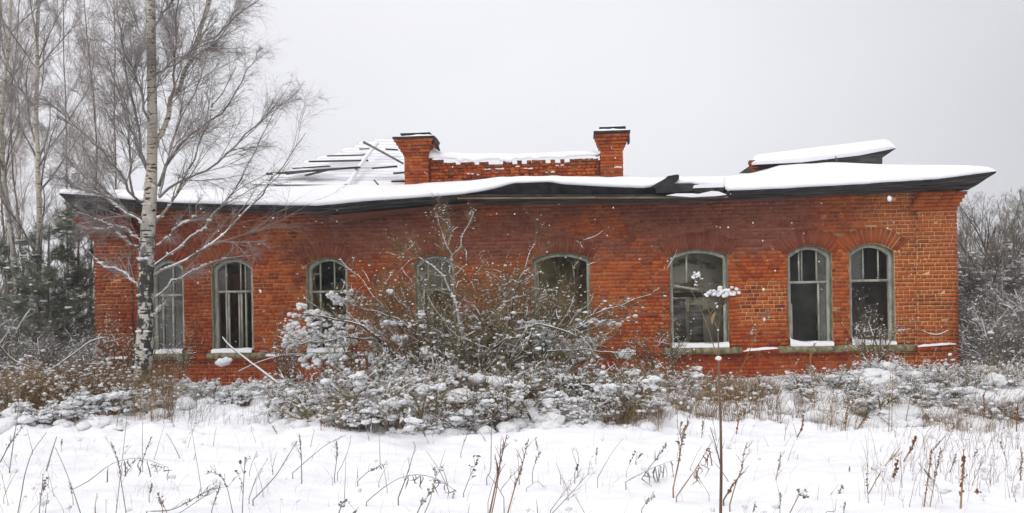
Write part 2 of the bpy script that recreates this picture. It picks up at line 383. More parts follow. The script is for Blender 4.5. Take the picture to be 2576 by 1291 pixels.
MPG = M_twig('pale_grass', (0.30, 0.27, 0.20), (0.52, 0.48, 0.38), 0.2, 0.6, 0.85, 2)
MST = M_twig('stalk', (0.09, 0.055, 0.035), (0.19, 0.13, 0.09), 0.2, 0.7, 0.9, 2)

# ------------------------------------------------------------------ ground
MOUNDS = []   # x, y, rx, ry, h
def mound(xz, Y, rx, ry, h): MOUNDS.append(((xz - CX) / F * Y, Y, rx, ry, h))
for a in [(300, 12.8, 1.3, .9, .18), (560, 13.2, 1.4, .8, .16), (760, 12.6, 1.0, .8, .15), (1000, 11.4, 1.3, .8, .24), (1180, 11.6, 1.0, .9, .26), (1350, 12.0, 1.2, .9, .2),
          (1560, 11.4, 1.2, .8, .22), (1740, 12.2, 1.0, .7, .12), (2060, 12.4, .9, .7, .2), (2240, 12.6, 1.1, .9, .30), (2400, 11.6, .6, .6, .2), (2500, 11.4, .6, .6, .2), (2620, 12, 1.2, 1, .15), (40, 11.8, 1.5, .8, .1),
          (2200, 15.2, 2.5, .8, .12), (700, 15.8, 2.5, .8, .08), (1950, 16.0, 1.0, .7, .04)]: mound(*a)
def gz(x, y):
    x = np.asarray(x, float); y = np.asarray(y, float)
    near = np.clip((60 - y) / 40, 0, 1)
    z = (0.12 * fbm(x * 0.35, y * 0.5, 2) + 0.11 * fbm(x * 1.3 + 5, y * 2.4, 5) + 0.05 * np.maximum(0, fbm(x * 4 + 1, y * 5, 2) - .15)) * near + 0.25 * fbm(x * 0.05, y * 0.05, 2) * np.clip((y - 25) / 40, 0, 1)
    for mx_, my_, rx, ry, h in MOUNDS:
        q = ((x - mx_) / rx) ** 2 + ((y - my_) / ry) ** 2
        z = z + h * np.exp(-q * 1.3) * (1 + 0.8 * fbm(x * 2.6, y * 2.6, 3))
    band = np.exp(-((y - 11.4) / 1.2) ** 2) * np.clip((x + 9) / 2, 0, 1)
    z = z + band * (0.16 * np.maximum(0, fbm(x * 2.4 + 3, y * 3.0, 3)) + 0.10 * np.maximum(0, fbm(x * 6 + 8, y * 7, 2)))
    return z - 0.02
def axis(lo, hi, d, far):
    a = list(np.arange(lo, hi + 1e-6, d)); s = d
    while a[-1] < far: s *= 1.25; a.append(a[-1] + s)
    s = d; b = [a[0]]
    while b[-1] > -far: s *= 1.25; b.append(b[-1] - s)
    return np.array(b[:0:-1] + a)
gx = axis(-8.5, 8.5, 0.05, 700); gy = axis(4.5, 15, 0.05, 700)
GX, GY = np.meshgrid(gx, gy); GZ = gz(GX, GY)
nx, ny = len(gx), len(gy); ii = np.arange(ny - 1)[:, None] * nx + np.arange(nx - 1)[None]
gnd = obj('ground', np.stack([GX, GY, GZ], -1).reshape(-1, 3), [np.stack([ii, ii + 1, ii + nx + 1, ii + nx], -1).reshape(-1, 4)], MS, smooth=True)
tag(gnd, 'snow covered field in front of the brick building', kind='structure')

# ------------------------------------------------------------------ building
P0 = np.array([-8.26, 17.7]); P1 = np.array([8.19, 16.4]); LEN = float(np.linalg.norm(P1 - P0))
EU = (P1 - P0) / LEN; EW = np.array([-EU[1], EU[0]]); BROT = math.atan2(EU[1], EU[0])
bld = thing('brick_building', 'long derelict red brick building with sagging snow covered roof', 'building', (P0[0], P0[1], 0), BROT)
def Bc(x, y, w=0.0):
    """point of the building plane at depth w (building coordinates: along, depth, height)"""
    d = ray(x, y); t = (w + P0 @ EW) / (d[:2] @ EW); p = d * t
    return np.array([(p[:2] - P0) @ EU, w, p[2] + EYE])

YE = np.array([(148, 486), (250, 494), (330, 502), (420, 509), (600, 515), (800, 517), (850, 513), (950, 503), (1080, 495), (1150, 489), (1200, 483), (1250, 472), (1295, 460), (1385, 457), (1412, 462), (1479, 467), (1615, 473), (1639, 469), (1665, 464), (1740, 462), (1819, 464), (1826, 480), (1977, 474), (2171, 463), (2216, 459), (2359, 450), (2505, 431)], float)
YS = np.array([(148, 476), (250, 478), (400, 480), (520, 477), (600, 474), (700, 466), (850, 461), (1015, 460), (1080, 457), (1200, 449), (1570, 442), (1600, 444), (1640, 447), (1740, 446), (1800, 446), (1850, 441), (1883, 436), (1924, 425), (1960, 413), (2007, 408.5), (2080, 407), (2224, 414), (2434, 416), (2487, 420), (2505, 430)], float)
YB = np.array([(148, 488), (205, 545), (240, 546), (330, 533), (420, 528), (600, 538), (740, 538), (826, 545), (830, 566), (1022, 534), (1120, 524), (1217, 518), (1300, 515), (1500, 513), (1700, 510), (1900, 504), (2100, 494), (2300, 486), (2412, 482), (2440, 478), (2505, 434)], float)
ye = lambda x: np.interp(x, YE[:, 0], YE[:, 1]); ys = lambda x: np.interp(x, YS[:, 0], YS[:, 1]); yb = lambda x: np.interp(x, YB[:, 0], YB[:, 1])
_tx = np.linspace(230, 2420, 120); _tp = np.array([Bc(x, yb(x), 0) for x in _tx])
vtop = lambda u: np.interp(u, _tp[:, 0], _tp[:, 2]) + 0.04

WIN = [ # x0,x1,top,bottom(z-px), spring drop
 (381, 464, 653, 887), (535, 638, 650, 885), (774, 877, 648, 884), (1046, 1147, 641, 880), (1342, 1487, 636, 880), (1687, 1833, 627, 872), (1984, 2095, 618, 868), (2139, 2252, 613, 865)]
OP = []
for x0, x1, yt, ybm in WIN:
    a = Bc(x0, ybm); b = Bc(x1, ybm); c = Bc((x0 + x1) / 2, yt); h = c[2]
    OP.append(dict(u0=a[0], u1=b[0], v0=(a[2] + b[2]) / 2, vt=h, vs=h - (0.115 if b[0] - a[0] > 1 else 0.15)))
def arch(o, u):
    uc = (o['u0'] + o['u1']) / 2; hw = (o['u1'] - o['u0']) / 2
    return o['vs'] + (o['vt'] - o['vs']) * (1 - ((u - uc) / hw) ** 2)

# wall core with real openings
TH = 0.42
def core():
    b = Buf()
    def quad(p, m=0): b.add(p, [[[0, 1, 2, 3]]], m)
    us = [0.0]
    for o in OP: us += [o['u0'], o['u1']]
    us.append(LEN)
    for i in range(len(us) - 1):
        ua, ub = us[i], us[i + 1]; n = max(2, int((ub - ua) / 0.25) + 1)
        if i % 2 == 1: n = 13
        uu = np.linspace(ua, ub, n); o = OP[i // 2] if i % 2 else None
        for j in range(n - 1):
            a, c = uu[j], uu[j + 1]
            for w, fl in ((0.0, 0), (TH, 1)):
                if o is None: segs = [(-0.5, -0.5, vtop(a), vtop(c))]
                else: segs = [(-0.5, -0.5, o['v0'], o['v0']), (arch(o, a), arch(o, c), vtop(a), vtop(c))]
                for q0, q1, q2, q3 in segs:
                    P = [(a, w, q0), (c, w, q1), (c, w, q3), (a, w, q2)]
                    quad(P if not fl else P[::-1], 0 if not fl else 2)
            if o is not None:
                quad([(a, 0, arch(o, a)), (c, 0, arch(o, c)), (c, TH, arch(o, c)), (a, TH, arch(o, a))], 1)
                quad([(a, TH, o['v0']), (c, TH, o['v0']), (c, 0, o['v0']), (a, 0, o['v0'])], 1)
            quad([(a, 0, vtop(a)), (c, 0, vtop(c)), (c, TH, vtop(c)), (a, TH, vtop(a))], 0)
    for o in OP:
        quad([(o['u0'], 0, o['v0']), (o['u0'], 0, o['vs']), (o['u0'], TH, o['vs']), (o['u0'], TH, o['v0'])], 1)
        quad([(o['u1'], 0, o['v0']), (o['u1'], TH, o['v0']), (o['u1'], TH, o['vs']), (o['u1'], 0, o['vs'])], 1)
    # side and rear walls (unseen rear wall given plain openings to let light in)
    D = 8.0; H = 3.6
    for u, s in ((0.0, 1), (LEN, -1)):
        boxes(b, [(u + s * TH / 2, (D + TH) / 2, H / 2 - .25)], (TH - 0.002, D - TH, H + .5))
    ru = np.linspace(TH, LEN - TH, 14)
    for k in range(13):
        if k % 2 == 0: boxes(b, [((ru[k] + ru[k + 1]) / 2, D - .2, H / 2)], (ru[k + 1] - ru[k], .4, H), m=2)
        else: boxes(b, [((ru[k] + ru[k + 1]) / 2, D - .2, .5), ((ru[k] + ru[k + 1]) / 2, D - .2, 3.25)], [(ru[k + 1] - ru[k], .4, 1.0), (ru[k + 1] - ru[k], .4, .7)], m=2)
    return b.build('wall', [MM, MREV, MPL], bld)
wall = core()

# brick courses: course 0.072, stretchers 0.2, headers 0.1
CH = 0.072; RING = 0.31
def clip_len(u0, u1, blk):
    segs = [(u0, u1)]
    for a, b in blk:
        out = []
        for s, e in segs:
            if b <= s or a >= e: out.append((s, e)); continue
            if s < a - 0.03: out.append((s, a))
            if e > b + 0.03: out.append((b, e))
        segs = out
    return segs
def ring_block(v):
    bl = []
    for o in OP:
        hw = (o['u1'] - o['u0']) / 2; uc = (o['u0'] + o['u1']) / 2
        if o['v0'] - 0.0 < v + CH / 2 and v < o['vs'] - 0.02: bl.append((o['u0'] - .004, o['u1'] + .004))
        elif v >= o['vs'] - 0.02 and v < o['vt'] + RING:
            # stays outside the voussoir ring
            k = (v - o['vs']) / max(o['vt'] - o['vs'] + RING, 1e-3)
            e = hw + 0.10
            half = e * math.sqrt(max(0.0, 1 - max(0.0, (v - RING - o['vs'] + 0.0) / max(o['vt'] - o['vs'], .01)))) if v > o['vs'] + RING else e
            bl.append((uc - half, uc + half))
    return bl
single = []; mass = []
PIER_U0 = Bc(2305, 700)[0]; PIER_L = 0.72
def lay(u0, u1, v0, v1, w, blocks=True, singles=None, vt=None, depth=0.07):
    n = int((v1 - v0) / CH)
    for k in range(n):
        v = v0 + (k + .5) * CH; bl = ring_block(v) if blocks else []
        st = k % 2 == 0; L = 0.205 if st else 0.105
        u = u0 - (0.0 if st else 0.0) - (L * 0.5 if (k // 2) % 2 else 0)
        while u < u1:
            a, b_ = max(u, u0), min(u + L, u1); u += L
            if b_ - a < 0.03: continue
            for s, e in clip_len(a, b_, bl):
                if e - s < 0.03: continue
                if vt is not None and v > vt((s + e) / 2): continue
                rec = ((s + e) / 2, w + depth / 2 - 0.0035 + R.normal(0, .0018), v, e - s - 0.011, depth, CH - 0.012)
                (single if singles and singles((s + e) / 2, v) else mass).append(rec)
patch = (Bc(1850, 845), Bc(1972, 738))
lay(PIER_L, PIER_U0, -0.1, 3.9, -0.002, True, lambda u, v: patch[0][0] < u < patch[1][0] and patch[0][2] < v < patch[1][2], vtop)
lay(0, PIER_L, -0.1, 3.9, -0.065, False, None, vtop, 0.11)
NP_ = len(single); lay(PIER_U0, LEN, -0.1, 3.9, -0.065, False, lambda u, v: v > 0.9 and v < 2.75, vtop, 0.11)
while len(single) > 190: mass.append(single.pop(NP_))
# right pier core and left pier core sit behind their bricks
for c_, l_ in (((PIER_U0 + LEN) / 2, LEN - PIER_U0 - .012), (PIER_L / 2, PIER_L - .012)):
    pc = Buf(); boxes(pc, [(c_, -.032, 1.3)], (l_, .063, 3.6)); pc.build('pier', MM, bld)
bb = Buf()
mass = np.array(mass); boxes(bb, mass[:, :3], mass[:, 3:], 0.0022)
# voussoirs
vb2 = Buf()
for o in OP:
    uc = (o['u0'] + o['u1']) / 2; hw = (o['u1'] - o['u0']) / 2; n = int((2 * hw + .16) / 0.060); cc = []; rt = []
    for k in range(n):
        u = uc - hw - .06 + (k + .5) * (2 * hw + .12) / n; uu = np.clip(u, o['u0'], o['u1'])
        sl = -2 * (o['vt'] - o['vs']) * (uu - uc) / hw ** 2; th = math.atan(sl) * 1.15
        cc.append((u - math.sin(th) * RING / 2, -0.006 + .035 - .006, arch(o, uu) + math.cos(th) * RING / 2 + .004)); rt.append(th); cc[-1] = (cc[-1][0], cc[-1][1] + .004 * (k % 2) + R.normal(0, .001), cc[-1][2])
    dth = abs(rt[0] - rt[-1]) / n; w0_ = (2 * hw + .12) / n; boxes(vb2, cc, (w0_ - .006, 0.07, RING - .01), 0.002, np.array(rt), taper=(w0_ + RING * dth) / w0_)
vo = vb2.build('arch_bricks', MBV, wall); vo['kind'] = 'stuff'
# side walls' courses and rear corbels
for su, s in ((0.0, -1), (LEN, 1)):
    for k in range(52):
        v = -0.1 + (k + .5) * CH; L = .205 if k % 2 else .105; w = -0.06
        while w < 8.0:
            boxes(bb, [(su + s * 0.0035, w + L / 2, v)], (.07, L - .009, CH - .01), 0.002); w += L
# corbelled corner cornices: each course steps further out
for k in range(7):
    v = Bc(232, 604)[2] + k * 0.066; out = 0.045 * (k + 1)
    for q in range(5): boxes(bb, [(-out + .1 + q * .21, -.06 - out * .5 + .10, v)], (.2, .22 + out * .5, .06), .002)
for k in range(5):
    v = Bc(2400, 524)[2] + k * 0.066; out = 0.035 * (k + 1)
    for q in range(4): boxes(bb, [(LEN + out - .1 - q * .21, -.065 - out * .4 + .10, v)], (.2, .22 + out * .4, .06), .002)
# plinth string course at sill height
vs_l, vs_r = Bc(700, 897)[2], Bc(1920, 882)[2]
lo = Buf()
for k in range(int(LEN / .205)):
    u = (k + .5) * .205; v = vs_l + (vs_r - vs_l) * (u / LEN)
    boxes(bb, [(u, -.05, v)], (.196, .10, .062), .003)
ob = bb.build('brick', MB, wall); ob['kind'] = 'stuff'; ob.name = 'bricks'
# countable bricks: shared meshes
UB = []
for k in range(4):
    b = Buf(); boxes(b, [(0, 0, 0)], (1, 1, 1), 0.012); o = b.build('brick', MB, wall); UB.append(o.data)
    C.objects.unlink(o); bpy.data.objects.remove(o)
def brick(cx, cy, cz, sx, sy, sz, parent, rot=0):
    o = bpy.data.objects.new('brick', UB[R.integers(4)]); C.objects.link(o); o.parent = parent
    o.location = (cx, cy, cz); o.scale = (sx, sy, sz)
    if rot: o.rotation_euler = (0, rot, 0)
    return o
for r_ in single: brick(*r_, wall)
NB = len(single)

# windows ------------------------------------------------------------
def strip_frame(o, wd, w0, w1, name, mat, par, ins=0.0):
    """frame band of width wd following jambs, arch and bottom"""
    u0, u1, v0 = o['u0'] + ins, o['u1'] - ins, o['v0'] + ins
    uc = (u0 + u1) / 2; hw = (u1 - u0) / 2; ol = [(u0, v0)]; il = [(u0 + wd, v0 + wd)]
    for k in range(13):
        u = u0 + (u1 - u0) * k / 12; f = 1 - ((u - uc) / hw) ** 2
        ol.append((u, o['vs'] - ins + (o['vt'] - o['vs']) * f))
        ui = uc + (u - uc) * (hw - wd) / hw; il.append((ui, o['vs'] - ins - wd + (o['vt'] - o['vs']) * f))
    ol.append((u1, v0)); il.append((u1 - wd, v0 + wd)); n = len(ol); b = Buf(); V = []
    for w in (w0, w1):
        V += [(u, w, v) for u, v in ol] + [(u, w, v) for u, v in il]
    Fq = []
    for k in range(n):
        j = (k + 1) % n
        Fq += [(k, j, n + j, n + k), (n + k, n + j, 3 * n + j, 3 * n + k), (j, k, 2 * n + k, 2 * n + j)]
    b.add(V, [np.array(Fq)]); return b.build(name, mat, par)
def bar(p, q, wd, dp, w, name, par, mat=MFR):
    """a straight glazing bar between two (u,v) points"""
    p = np.array(p); q = np.array(q); d = q - p; L = np.linalg.norm(d); th = math.atan2(d[1], d[0]); b = Buf()
    boxes(b, [((p[0] + q[0]) / 2, w, (p[1] + q[1]) / 2)], (L, dp, wd), .0015, np.array([th])); return b.build(name, mat, par)
WLAB = ['arched window half hidden behind the big birch trunk', 'tall arched window with double casement bars right of the birch', 'arched window left of the snowy bush, green painted jamb', 'arched window behind the white bush stem', 'wide arched window screened by the bush twigs',
        'wide arched window with broken glazing bar and snow on its sill', 'arched window with three upper panes, left one of the right-hand pair', 'arched window beside the corner pier, lower sash empty']
UM = [([437], 743, [437, 412]), ([569.6, 606, 618], 734, [571, 577, 603, 609, 620]), ([806.7, 842], 734, [808]), ([1112, 1078], 729, [1080]), ([], None, []), ([], None, []), ([2009, 2016, 2053], 710, [2058]), ([2170, 2208], 706, [])]
SILLX = [(372, 474), (520, 668), (760, 892), (1030, 1160), (1326, 1500), (1666, 1866), (1957, 2118), (2118, 2300)]
for i, o in enumerate(OP):
    w = bpy.data.objects.new('window', None); C.objects.link(w); w.parent = bld; w['label'] = WLAB[i]; w.empty_display_size = .1
    strip_frame(o, 0.062, 0.10, 0.20, 'frame', MFR, w, 0.004)
    up, tr, lw = UM[i]; xm = (WIN[i][0] + WIN[i][1]) / 2
    bt = Bc(xm, WIN[i][3])[2] + .06
    if tr:
        tv = Bc(xm, tr, .14)[2]; bar((o['u0'] + .06, tv), (o['u1'] - .06, tv), .045, .07, .15, 'transom', w)
    for x in up:
        u = Bc(x, 700, .15)[0]; bar((u, tv + .02), (u, arch(o, u) - .06), .026, .04, .15, 'glazing_bar', w)
    for x in lw:
        u = Bc(x, 800, .15)[0]; bar((u, bt), (u, tv - .02), .030, .045, .15, 'glazing_bar', w)
    def pane(ua, ub, va, vb_, w_=.165):
        n = 8; uu = np.linspace(ua, ub, n); V = []; b = Buf()
        tops = [min(vb_, arch(o, u) - .05) for u in uu]
        V = [(u, w_, va) for u in uu] + [(u, w_, t) for u, t in zip(uu, tops)] + [(u, w_ + .004, va) for u in uu] + [(u, w_ + .004, t) for u, t in zip(uu, tops)]
        Fq = [(k, k + 1, n + k + 1, n + k) for k in range(n - 1)] + [(2 * n + k + 1, 2 * n + k, 3 * n + k, 3 * n + k + 1) for k in range(n - 1)]
        b.add(V, [np.array(Fq)]); return b.build('pane', MGL, w)
    if i in (0,): pane(o['u0'] + .06, o['u1'] - .06, tv + .02, 9); pane(o['u0'] + .06, o['u1'] - .06, bt, tv - .02)
    if i == 1:
        a, b_, c = [Bc(x, 700, .15)[0] for x in (569.6, 606, 618)]
        pane(o['u0'] + .06, a - .013, tv + .02, 9); pane(c + .013, o['u1'] - .06, tv + .02, 9)
    if i == 3:
        a = Bc(1078, 700, .15)[0]; pane(o['u0'] + .06, a - .01, tv + .02, 9); pane(a + .01, o['u1'] - .06, tv + .02, 9)
    if i == 6:
        c = Bc(2053, 700, .15)[0]; pane(c + .013, o['u1'] - .06, tv + .02, 9); u = Bc(2058, 800, .15)[0]; pane(u + .015, o['u1'] - .06, bt, tv - .02)
        bar((o['u0'] + .075, bt), (o['u0'] + .075, bt + .72), .05, .04, .14, 'sash_remnant', w)
    if i == 7:
        a = Bc(2170, 700, .15)[0]; pane(o['u0'] + .06, a - .013, tv + .02, 9)
    if i == 5:
        u = Bc(1725.7, 700, .15)[0]; v = Bc(1726, 712, .15)[2]
        bar((u, v), (u + .01, arch(o, u) - .06), .03, .04, .15, 'glazing_bar', w)
        p = Bc(1692, 719, .15); q = Bc(1756, 729, .15); bar((p[0], p[2]), (q[0], q[2]), .042, .05, .15, 'transom', w)
    if i == 2:
        p = Bc(785, 690, .15); q = Bc(806, 690, .15); bar((p[0], p[2]), (q[0], q[2]), .02, .03, .15, 'glazing_bar', w)
    sa, sb = SILLX[i]; a = Bc(sa, WIN[i][3] + 8, -.1)[0]; b_ = Bc(sb, WIN[i][3] + 8, -.1)[0]
    s = Buf(); n = 8; uu = np.linspace(a, b_, n + 1)
    for k in range(n): boxes(s, [((uu[k] + uu[k + 1]) / 2, -.055, o['v0'] - .075 + R.normal(0, .003))], (uu[k + 1] - uu[k] - .001, .15, .115), .003)
    s.build('sill', MSILL, w)
    # snow drift lying on the sill inside the reveal
    n = 14; uu = np.linspace(o['u0'] + .005, o['u1'] - .005, n); V = []; hh = .085 + .035 * (fbm(uu * 5 + i * 7, uu * 0 + i, 3)) + .08 * np.exp(-(uu - uu[0]) / .07) * (1 if i > 5 else .1)
    prof = [(-.10, -.012), (-.095, .6), (-.03, .95), (.06, 1.0), (.12, .7)]
    V = [(u, w_, o['v0'] - .015 + h * f) for w_, f in prof for u, h in zip(uu, hh)]
    Fq = [(r * n + k, r * n + k + 1, (r + 1) * n + k + 1, (r + 1) * n + k) for r in range(len(prof) - 1) for k in range(n - 1)]
    b = Buf(); b.add(V, [np.array(Fq)]); b.build('sill_snow', MSR, w, True)
# snow on the string course
def snow_bar(name, a, b_, w, hgt, dep, par, n=18, v_off=0.0):
    uu = np.linspace(0, 1, n); k = 9; th = np.linspace(0, PI, k); V = []
    for t in uu:
        p = a + (b_ - a) * t; f = max(.12, min(1, 6 * t, 6 * (1 - t))) ** .5 * (1 + .5 * fbm(np.array(t * 6 + a[0]), np.array(a[1] * 3), 3))
        V += [(p[0], w - math.cos(q) * dep * (.8 + .2 * f), p[1] + v_off + math.sin(q) * hgt * f) for q in th]
    Fq = [(i * k + j, (i + 1) * k + j, (i + 1) * k + j + 1, i * k + j + 1) for i in range(n - 1) for j in range(k - 1)]
    bf = Buf(); bf.add(V, [np.array(Fq)]); return bf.build(name, MSR, par, True)
for x0, y0, x1, y1 in ((1868, 884, 1956, 877), (2306, 873, 2402, 866), (640, 897, 760, 894), (1560, 886, 1600, 885), (885, 894, 960, 893), (250, 902, 330, 903)):
    p = Bc(x0, y0, -.06); q = Bc(x1, y1, -.06); snow_bar('ledge_snow', p[[0, 2]], q[[0, 2]], -.055, .045, .06, bld)

# hanging broken cornice strip
cb = Buf(); xs_ = np.linspace(828, 1215, 18); V = []
for x in xs_:
    t = (x - 828) / 387; a = Bc(x, 542 - 34 * t, -.42); m_ = Bc(x, yb(x) + 2, -.26); c = Bc(x, yb(x) + 2, -.01); e = Bc(x, 545 - 34 * t, -.01)
    V += [a, m_, c, e]
Fq = []
for k in range(17):
    for j in range(4): Fq.append((k * 4 + j, (k + 1) * 4 + j, (k + 1) * 4 + (j + 1) % 4, k * 4 + (j + 1) % 4))
cb.add(V, [np.array(Fq + [(0, 1, 2, 3)])]); cb.build('broken_cornice', MBD, bld)

# roof ---------------------------------------------------------------
xs_ = np.concatenate([np.linspace(149, 1630, 130), np.linspace(1640, 1840, 40), np.linspace(1850, 2504, 60)]); n = len(xs_)
rows = []
wig = 1.6 * fbm(xs_ / 40, xs_ * 0, 4)
for x, wg in zip(xs_, wig):
    e = ye(x) + wg * .8; s = min(ys(x), e - 2.5); g = e - s
    dist = min(x - 149, 2505 - x) / 130
    wr = float(np.clip(-.5 + dist * 1.1, -.5, 3.4)); h1 = min(7, g * .35); h2 = min(12, g * .6)
    r = [Bc(x, e + 1.5, -.45), Bc(x, e, -.57), Bc(x, e - h1, -.585), Bc(x, e - h2, -.50)]
    a = r[-1]; b_ = Bc(x, s, max(wr, -.44))
    for t in (.12, .3, .5, .7, .88, 1.0):
        p = a * (1 - t) + b_ * t; p[2] += .06 * fbm(np.array(p[0] * 1.3), np.array(p[1] * 2.5), 4) * math.sin(PI * min(1, t)) + 0.03 * math.sin(PI * t); r.append(p)
    c = b_.copy(); c[1] += .5; c[2] -= .06; r.append(c); c = c.copy(); c[1] = 8.5; c[2] = 3.65; r.append(c)
    rows.append(r)
rows = np.array(rows); K = rows.shape[1]; i0 = np.arange(n - 1)[:, None] * K + np.arange(K - 1)[None]
roof = bpy.data.objects.new('roof', None); C.objects.link(roof); roof.parent = bld
sn = obj('roof_snow', rows.reshape(-1, 3), [np.stack([i0, i0 + K, i0 + K + 1, i0 + 1], -1).reshape(-1, 4)], MSR, roof, True)
# soffit: boards from wall head out to the eave; each board a piece of its own
bx = np.linspace(149, 2505, 30)
def soffit_strip(xa, xb, name, f0, f1, nseg=8):
    V = []
    for x in np.linspace(xa, xb, nseg):
        e = min(ye(x) + 1.0, yb(x) - 1)
        if 1150 < x < 1826: e = max(e, 491)
        inner = Bc(x, yb(x), .03 if 215 < x < 2415 else -.2); outer = Bc(x, e, -.55); outl = Bc(x, min(e + 7, yb(x) - .5), -.54)
        prof = [inner, inner * .6 + outl * .4 + np.array([0, 0, -.01]), inner * .25 + outl * .75, outl, outer]
        P = []
        for t in (f0, f1):
            s = t * 4; i = min(int(s), 3); P.append(prof[i] * (1 - s + i) + prof[i + 1] * (s - i))
        P[0] = P[0] + np.array([0, 0, .004]); V += [P[0], P[1], P[1] + np.array([0, .03, .02]), P[0] + np.array([0, .03, .02])]
    Fq = [(k * 4 + j, (k + 1) * 4 + j, (k + 1) * 4 + (j + 1) % 4, k * 4 + (j + 1) % 4) for k in range(nseg - 1) for j in range(4)]
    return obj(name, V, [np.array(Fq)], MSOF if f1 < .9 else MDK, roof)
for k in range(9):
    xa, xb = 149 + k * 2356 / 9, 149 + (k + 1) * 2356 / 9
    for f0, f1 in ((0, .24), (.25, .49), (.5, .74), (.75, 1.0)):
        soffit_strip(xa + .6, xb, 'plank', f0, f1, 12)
# fascia timber showing below the torn roofing
for xa, ya, xb, yb2 in ((1150, 497, 1500, 495), (1502, 495.5, 1830, 494)):
    p = Bc(xa, ya, -.57); q = Bc(xb, yb2, -.57); b = Buf()
    V = [p, q, q + [0, 0, -.03], p + [0, 0, -.03], p + [0, .06, 0], q + [0, .06, 0], q + [0, .06, -.03], p + [0, .06, -.03]]
    b.add(V, [np.array([[0, 1, 2, 3][::-1], [0, 1, 5, 4], [3, 2, 6, 7], [0, 3, 7, 4], [1, 2, 6, 5]])]); b.build('fascia_board', MWN, roof)
# dark sheet standing in for the shade of the open gap behind the torn edge
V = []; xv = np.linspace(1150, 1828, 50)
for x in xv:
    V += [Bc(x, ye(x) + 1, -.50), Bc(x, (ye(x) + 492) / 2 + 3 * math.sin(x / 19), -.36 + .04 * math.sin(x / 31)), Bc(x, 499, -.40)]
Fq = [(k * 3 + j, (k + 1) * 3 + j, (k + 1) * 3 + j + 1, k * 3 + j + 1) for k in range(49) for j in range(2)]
o = obj('felt_and_gap_shade', V, [np.array(Fq)], MDK, roof, True); so = o.modifiers.new('s', 'SOLIDIFY'); so.thickness = .01
# curled roll of felt with its snow, loose slab and the snow below it
def prism(name, pts, w0, w1, mat, par, smooth=False):
    A = [Bc(x, y, w0) for x, y in pts]; Bq = [a + np.array([0, w1 - w0, (w1 - w0) * 0.02]) for a in A]; n_ = len(A)
    me = bpy.data.meshes.new(name); me.from_pydata([tuple(v) for v in A + Bq], [], [tuple(range(n_))[::-1], tuple(range(n_, 2 * n_))] + [(k, (k + 1) % n_, n_ + (k + 1) % n_, n_ + k) for k in range(n_)])
    me.materials.append(mat); o = bpy.data.objects.new(name, me); C.objects.link(o); o.parent = par
    return o
prism('felt_roll', [(1636, 471), (1650, 462), (1668, 452), (1684, 441), (1697, 437), (1707, 439), (1708, 449), (1700, 459), (1690, 462), (1672, 470), (1650, 474)], -.62, -.3, MDK, roof)
prism('felt_roll_snow', [(1678, 443), (1686, 436.5), (1698, 434), (1706, 435.5), (1709, 440), (1700, 439), (1688, 441.5)], -.625, -.3, MSR, roof)
prism('loose_slab', [(1648, 471), (1656, 464), (1742, 462), (1744, 480), (1700, 484), (1650, 486)], -.63, -.2, MDK, roof)
prism('loose_slab', [(1744, 474), (1819, 471), (1820, 482), (1800, 481), (1770, 484), (1746, 484)], -.64, -.2, MDK, roof)
prism('slab_snow', [(1742, 473.5), (1746, 466), (1762, 463.5), (1810, 461), (1820, 462), (1820, 471), (1780, 472.5)], -.645, -.2, MSR, roof)
prism('slab_snow', [(1676, 491.5), (1700, 487), (1740, 486.5), (1756, 488), (1790, 480.5), (1808, 482), (1828, 490), (1800, 493), (1740, 496)], -.66, -.45, MSR, roof)

# raised hatch at the right: tilted slab, snow, boarded cheek, brick stub
prism('hatch_slab', [(1892, 413), (1990, 409), (2014, 409), (2164, 391), (2252, 372.5), (2253, 374), (2219, 397), (2219, 412), (2120, 413)], 2.9, 4.6, MSOF, roof)
V = []; xh = np.linspace(1890, 2253, 40)
for x in xh:
    t = (x - 1890) / 363
    bot = np.interp(x, [1890, 1930, 2014, 2164, 2253], [415, 413, 409, 391, 373]); top = np.interp(x, [1890, 1893, 1905, 2000, 2224, 2240, 2253], [404, 395, 389, 377, 350.5, 355, 371.5]) + 1.0 * fbm(np.array(x / 30), np.array(1.), 3)
    V += [Bc(x, bot, 2.86), Bc(x, bot - .25 * (bot - top), 2.80), Bc(x, bot - .55 * (bot - top), 2.95), Bc(x, bot - .8 * (bot - top), 3.6), Bc(x, top, 4.4), Bc(x, top + 8, 4.8)]
Fq = [(k * 6 + j, (k + 1) * 6 + j, (k + 1) * 6 + j + 1, k * 6 + j + 1) for k in range(39) for j in range(5)]
obj('hatch_snow', V, [np.array(Fq)], MSR, roof, True)
b = Buf(); 
for q in [(1888, 409), (1891, 416), (1889, 424), (1893, 430), (1899, 422)]: boxes(b, [Bc(q[0], q[1], 3.0)], (.10, .2, .06), .012)
b.build('brick_stub', MBD, roof)
p1 = [Bc(x, y, w) for x, y, w in ((2104, 405, 2.78), (2100, 396, 2.8), (2104, 385, 2.9), (2116, 381, 3.05))]
b = Buf(); tube_group(b, resample(p1, 6)[None], np.full((1, 6), .012), 6); b.build('bent_wire', MWD, roof)

